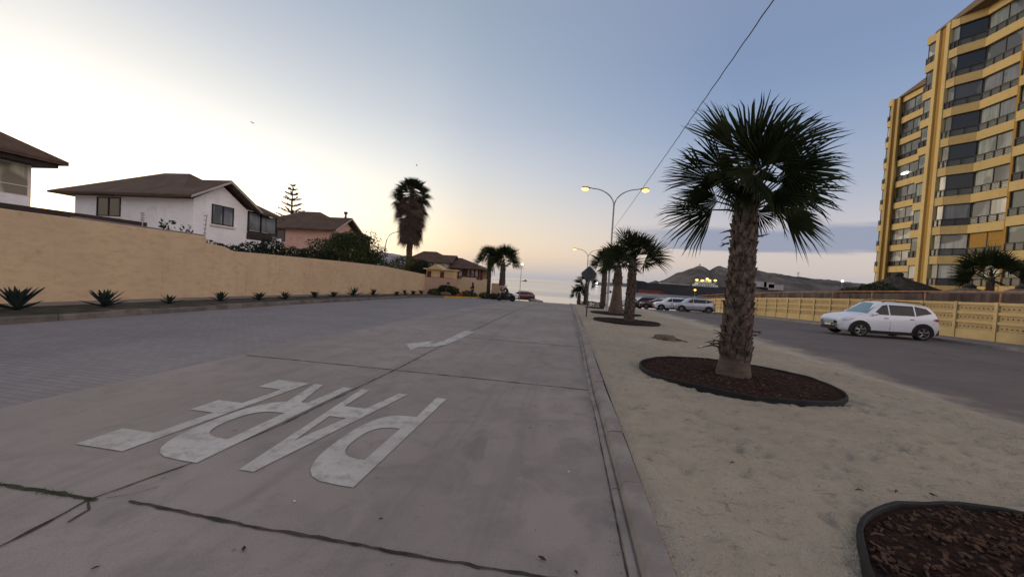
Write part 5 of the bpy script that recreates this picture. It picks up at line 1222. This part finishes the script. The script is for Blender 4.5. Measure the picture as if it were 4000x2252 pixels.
mb = MB(); mb.box(129,398.5,4.0,150,409.5,6.4); mb.box(131,399,6.4,147,409,8.4); mb.box(134,399.5,8.4,144,408.5,9.6); mb.box(138,402,9.6,141,406,11.2); mb.box(128.6,398,8.3,149,399.5,8.55); sp_ = mb.build('superstructure', M['shipwhite'], sh)
mb = MB()
for zz in (5.0, 7.2):
    for i in range(7): mb.box(131.5+i*2.1,398.3 if zz < 6.4 else 398.8,zz,132.5+i*2.1,398.52 if zz < 6.4 else 399.02,zz+.8)
mb.build('windows', M['panedark'], sp_)
for u_, v_ in ((2722,1093),(2743,1095),(2763,1089),(2772,1095),(2794,1095)):
    q = at(u_, v_, 398); ml = MB(); ml.tube([(q.x,398.2,4.2),(q.x,398.2,q.z-.3)], .16, 6); mo = ml.build('deck_lamp', M['shipwhite'], sh); ml = MB(); ml.blob(q, (1.5,.7,.95), 1, 0); ml.build('lens', M['lamplit'], mo, smooth=True)
mb = MB(); mb.box(95,400,4.6,110,408,5.9); mb.box(112,400,4.5,124,408,5.6); mb.build('hatch_covers', M['shed'], sh)
q = at(2715,1132,392); o = thing('harbour_lamp', 'yellow harbour lamp low against the black ship hull', 'lamp', (q.x,392,SEA)); ml = MB(); ml.tube([(q.x,392,SEA-1),(q.x,392,q.z)], .15, 6); ml.build('pole', M['metal'], o); ml = MB(); ml.blob(q, (1.2,.6,.85), 1, 0); ml.build('lens', M['lamplit'], o, smooth=True)
def boat(u_, v_, Y, s_, lb):
    q = at(u_, v_, Y); o = thing('fishing_boat', lb, 'boat', (q.x, Y, SEA), 'small boats on the bay'); x = q.x
    m_ = MB(); m_.prism([(x-s_,Y),(x-s_*.6,Y-s_*.3),(x+s_*.8,Y-s_*.25),(x+s_*.8,Y+s_*.25),(x-s_*.6,Y+s_*.3)], SEA-.2, SEA+s_*.25); m_.build('hull', M['hull'], o); m_ = MB(); m_.box(x,Y-s_*.15,SEA+s_*.25,x+s_*.5,Y+s_*.15,SEA+s_*.62); m_.build('cabin', M['hull'], o)
boat(2050, 1094, 900, 7, 'small dark boat far out on the open sea, right of the palm pair')
boat(2382, 1130, 330, 2.6, 'small dark boat nearer the shore between the median palm trunks')
for i, (u_, v_, w_, lb) in enumerate(((2972,1102,16,'pale long port shed, left one on the hillside'),(3005,1105,14,'pale port shed in the middle of the hillside group'),(3032,1114,20,'lower pale port shed on the hillside, right one'))):
    q = at(u_, v_, 1180); mb = MB(); mb.box(q.x-w_,1180,q.z-14,q.x+w_,1320,q.z+2.5); mb.add([(q.x-w_-1,1179,q.z+2.5),(q.x+w_+1,1179,q.z+2.5),(q.x+w_+1,1250,q.z+5),(q.x-w_-1,1250,q.z+5)], [(0,1,2,3)])
    tag(mb.build('port_shed', M['shed'], org=(q.x,1180,q.z)), lb, 'shed', 'port sheds on the hillside')
for u_, v_, mt, lb in ((2941,1095,'lampwhite','white floodlight on the hillside right of the big palm trunk'),(3291,1097,'lampwhite','white light on the hill ridge left of the apartment block'),(3361,1129,'lamplit','amber light low behind the fence rail near the thatched parasol'),(2331,1105,'lampwhite','white light on the low headland left of the slender palm')):
    Y = 1160 if v_ < 1120 else 300; Y = 1120 if u_ == 3291 or u_ == 2331 else Y
    q = at(u_, v_, Y); k = Y/1160; o = thing('floodlight', lb, 'lamp', (q.x,Y,q.z-20*k)); ml = MB(); ml.tube([(q.x,Y+1,q.z-40*k),(q.x,Y+1,q.z)], .4*k, 6); ml.build('pole', M['metal'], o); ml = MB(); ml.blob(q, (3.4*k,1.5*k,2.8*k), 1, 0); ml.build('lens', M[mt], o, smooth=True)
o = thing('hilltop_cross', 'tiny cross shaped tower on the highest hilltop', 'monument', (494,1500,84)); mb = MB(); mb.box(493,1499,80,495,1501,98); mb.build('shaft', M['shed'], o); mb = MB(); mb.box(490,1499.1,92.5,498,1500.9,94.3); mb.build('crossbar', M['shed'], o)
o = thing('pylon', 'thin power pylon on the falling ridge left of the apartment block', 'pylon', (836,1500,60)); mb = MB()
for sx_ in (-2.5,2.5): mb.tube([(836+sx_,1500,58),(836+sx_*.2,1500,86)], .5, 4)
mb.build('tower', M['rail'], o); mb = MB(); mb.tube([(829,1500,80),(843,1500,80)], .4, 4); mb.tube([(831,1500,84),(841,1500,84)], .4, 4); mb.build('crossarm', M['rail'], o)
# birds and litter
for u_, v_, Y, lb in ((986,480,60,'tiny dark bird in the bright sky above the white house'),(1628,646,70,'tiny dark bird above the tall skirted palm')):
    q = at(u_, v_, Y); mb = MB(); s_ = .19; mb.blob(q, (.17,.06,.06), 1, 0, 8, 6)
    for e in (-1,1): mb.add([q+Vector((-.06,0,.02)),q+Vector((.08,0,.02)),q+Vector((.10,e*.3,.14)),q+Vector((.02,e*.52,.06)),q+Vector((-.02,e*.3,.15))], [(0,1,2,3,4)])
    tag(mb.build('bird', M['black'], org=tuple(q)), lb, 'bird', 'birds in the sky')
random.seed(9)
for u_, v_, sc_, lb in ((2118,2188,.026,'dark curled dry leaf on the concrete beside the kerb near the bottom edge'),(952,2150,.020,'round dark dry leaf on the concrete below the wide joint'),(370,2225,.016,'dry leaf near the bottom left on the concrete'),(2250,2240,.018,'dry leaf at the very bottom by the foot of the kerb'),(1487,2030,.016,'small dark leaf bit on the concrete right of the letter P')):
    q = gp(u_, v_); mb = MB(); a = U(0,6); c_, s_ = math.cos(a), math.sin(a); V = []
    for fx in (-1,-.5,0,.5,1):
        for fy in (-1,0,1): wv_ = (1-abs(fx)**1.6)*.55; X_, Y_ = fx*sc_, fy*sc_*wv_; V.append((q.x+X_*c_-Y_*s_, q.y+X_*s_+Y_*c_, q.z+.012+.35*sc_*abs(fy)*(.6+.4*fx)+.1*sc_))
    mb.add(V, [(i*3+k,(i+1)*3+k,(i+1)*3+k+1,i*3+k+1) for i in range(4) for k in range(2)]); tag(mb.build('dry_leaf', M['leafdry'], org=tuple(q)), lb, 'leaf', 'dry leaves on the concrete')
for u_, v_, sc_, lb in ((3355,1940,.032,'brown bark scrap on the sand left of the nearest mulch bed'),(3500,1945,.03,'dark bark scrap on the sand just behind the nearest mulch bed'),(3638,1958,.034,'reddish bark scrap on the sand behind the middle of the nearest mulch bed'),(3085,1600,.028,'dark scrap on the sand in front of the big palm bed'),(2860,1830,.022,'small twig scrap on the open sand of the median')):
    q = gp(u_, v_); a = U(-.8,.8); mb = MB(); q.z += .065; mb.tube([q+Vector((-sc_*math.cos(a),-sc_*math.sin(a),0)), q+Vector((0,.008,.008)), q+Vector((sc_*math.cos(a),sc_*math.sin(a),.002))], [.003,.007,.002], 6); tag(mb.build('bark_scrap', M['leafdry'], org=tuple(q)), lb, 'bark', 'bark scraps on the sand')
for u_, v_, r_, lb in ((2221,1841,.008,'white pebble on the concrete close to the kerb'),(1150,1957,.007,'white pebble on the concrete left of the painted letter P'),(2740,1353,.04,'white pebble on the sand between the stump and the big palm')):
    q = gp(u_, v_); mb = MB(); mb.blob((q.x,q.y,q.z+.008+(.06 if u_ > 2300 else 0)), (r_*1.4,r_,r_*.6), 2, .15, 8, 6); tag(mb.build('pebble', M['pebble'], smooth=True, org=tuple(q)), lb, 'pebble', 'white pebbles on the ground')
# loose grit, stones and weeds
def grit(name, n, fx, mat, r0_, r1, lift):
    mb = MB()
    for k in range(n):
        x, y = fx(); r_ = U(r0_, r1)*U(.6,1.2); z = gz(x, y) + lift; a = U(0, 6.3); c_, s_ = math.cos(a)*r_, math.sin(a)*r_; e = U(.5, 1.)
        mb.add([(x+c_,y+s_,z),(x-s_*e,y+c_*e,z),(x-c_,y-s_,z),(x+s_*e,y-c_*e,z),(x+c_*.2,y+s_*.2,z+r_*U(.4,.9))], [(0,1,4),(1,2,4),(2,3,4),(3,0,4)])
    return tag(mb.build(name, M[mat]), kind='stuff')
random.seed(15)
M['grit'] = pm('mixed_grit', (.13,.11,.095), .9, .6, 14, 60, 0, c2=(.34,.31,.28), world=True)
tag(grit('sand_grit', 2600, lambda: (U(.78,6.2), U(.6,13)), 'grit', .003, .011, .056), 'small stones and scraps strewn over the sandy median', 'gravel')
tag(grit('gutter_grit', 1500, lambda: (.44 - abs(random.gauss(0,.045)), U(1.2,22)), 'grit', .002, .007, .005), 'fine grit gathered along the foot of the right kerb', 'gravel')
tag(grit('slab_grit', 700, lambda: (U(-5.4,.4), U(.9,8)), 'grit', .0015, .005, .005), 'scattered grit on the concrete slabs', 'gravel')
def weeds(name, pts, h, label, spread=.03):
    mb = MB()
    for x, y, n in pts:
        for k in range(n):
            px, py = x + random.gauss(0, spread*1.6), y + random.gauss(0, spread*.45); a = U(0, 6.3); l = h*U(.5,1.2); d_ = Vector((math.cos(a), math.sin(a), U(.6,1.8))).normalized(); s_ = Vector((-math.sin(a), math.cos(a), 0))*.003*(h/.05); p0 = Vector((px, py, gz(px,py)+.004))
            mb.add([p0-s_, p0+s_, p0+d_*l*.6+s_*.7, p0+d_*l*.6-s_*.7, p0+d_*l+Vector((d_.x,d_.y,-.2))*l*.2], [(0,1,2,3),(3,2,4)])
    return tag(mb.build(name, M['leaf'], org=(pts[0][0], pts[0][1], gz(*pts[0][:2]))), label, 'weeds', kind='stuff')
weeds('joint_weeds', [(-5.4+.14*i, 1.955+.0012*i, 5) for i in range(17)] + [(-3.28,1.975,45),(-3.42,1.97,40),(-3.9,1.968,14)], .022, 'small weeds growing in the slab joint at the left edge')
weeds('fence_weeds', [(19.8,yy,40) for yy in (22.7,22.3,31.6,31.2,18.9,26.0)], .16, 'weeds at the foot of the yellow fence', .12)
for o in D.objects:
    if '_o' in o: del o['_o']
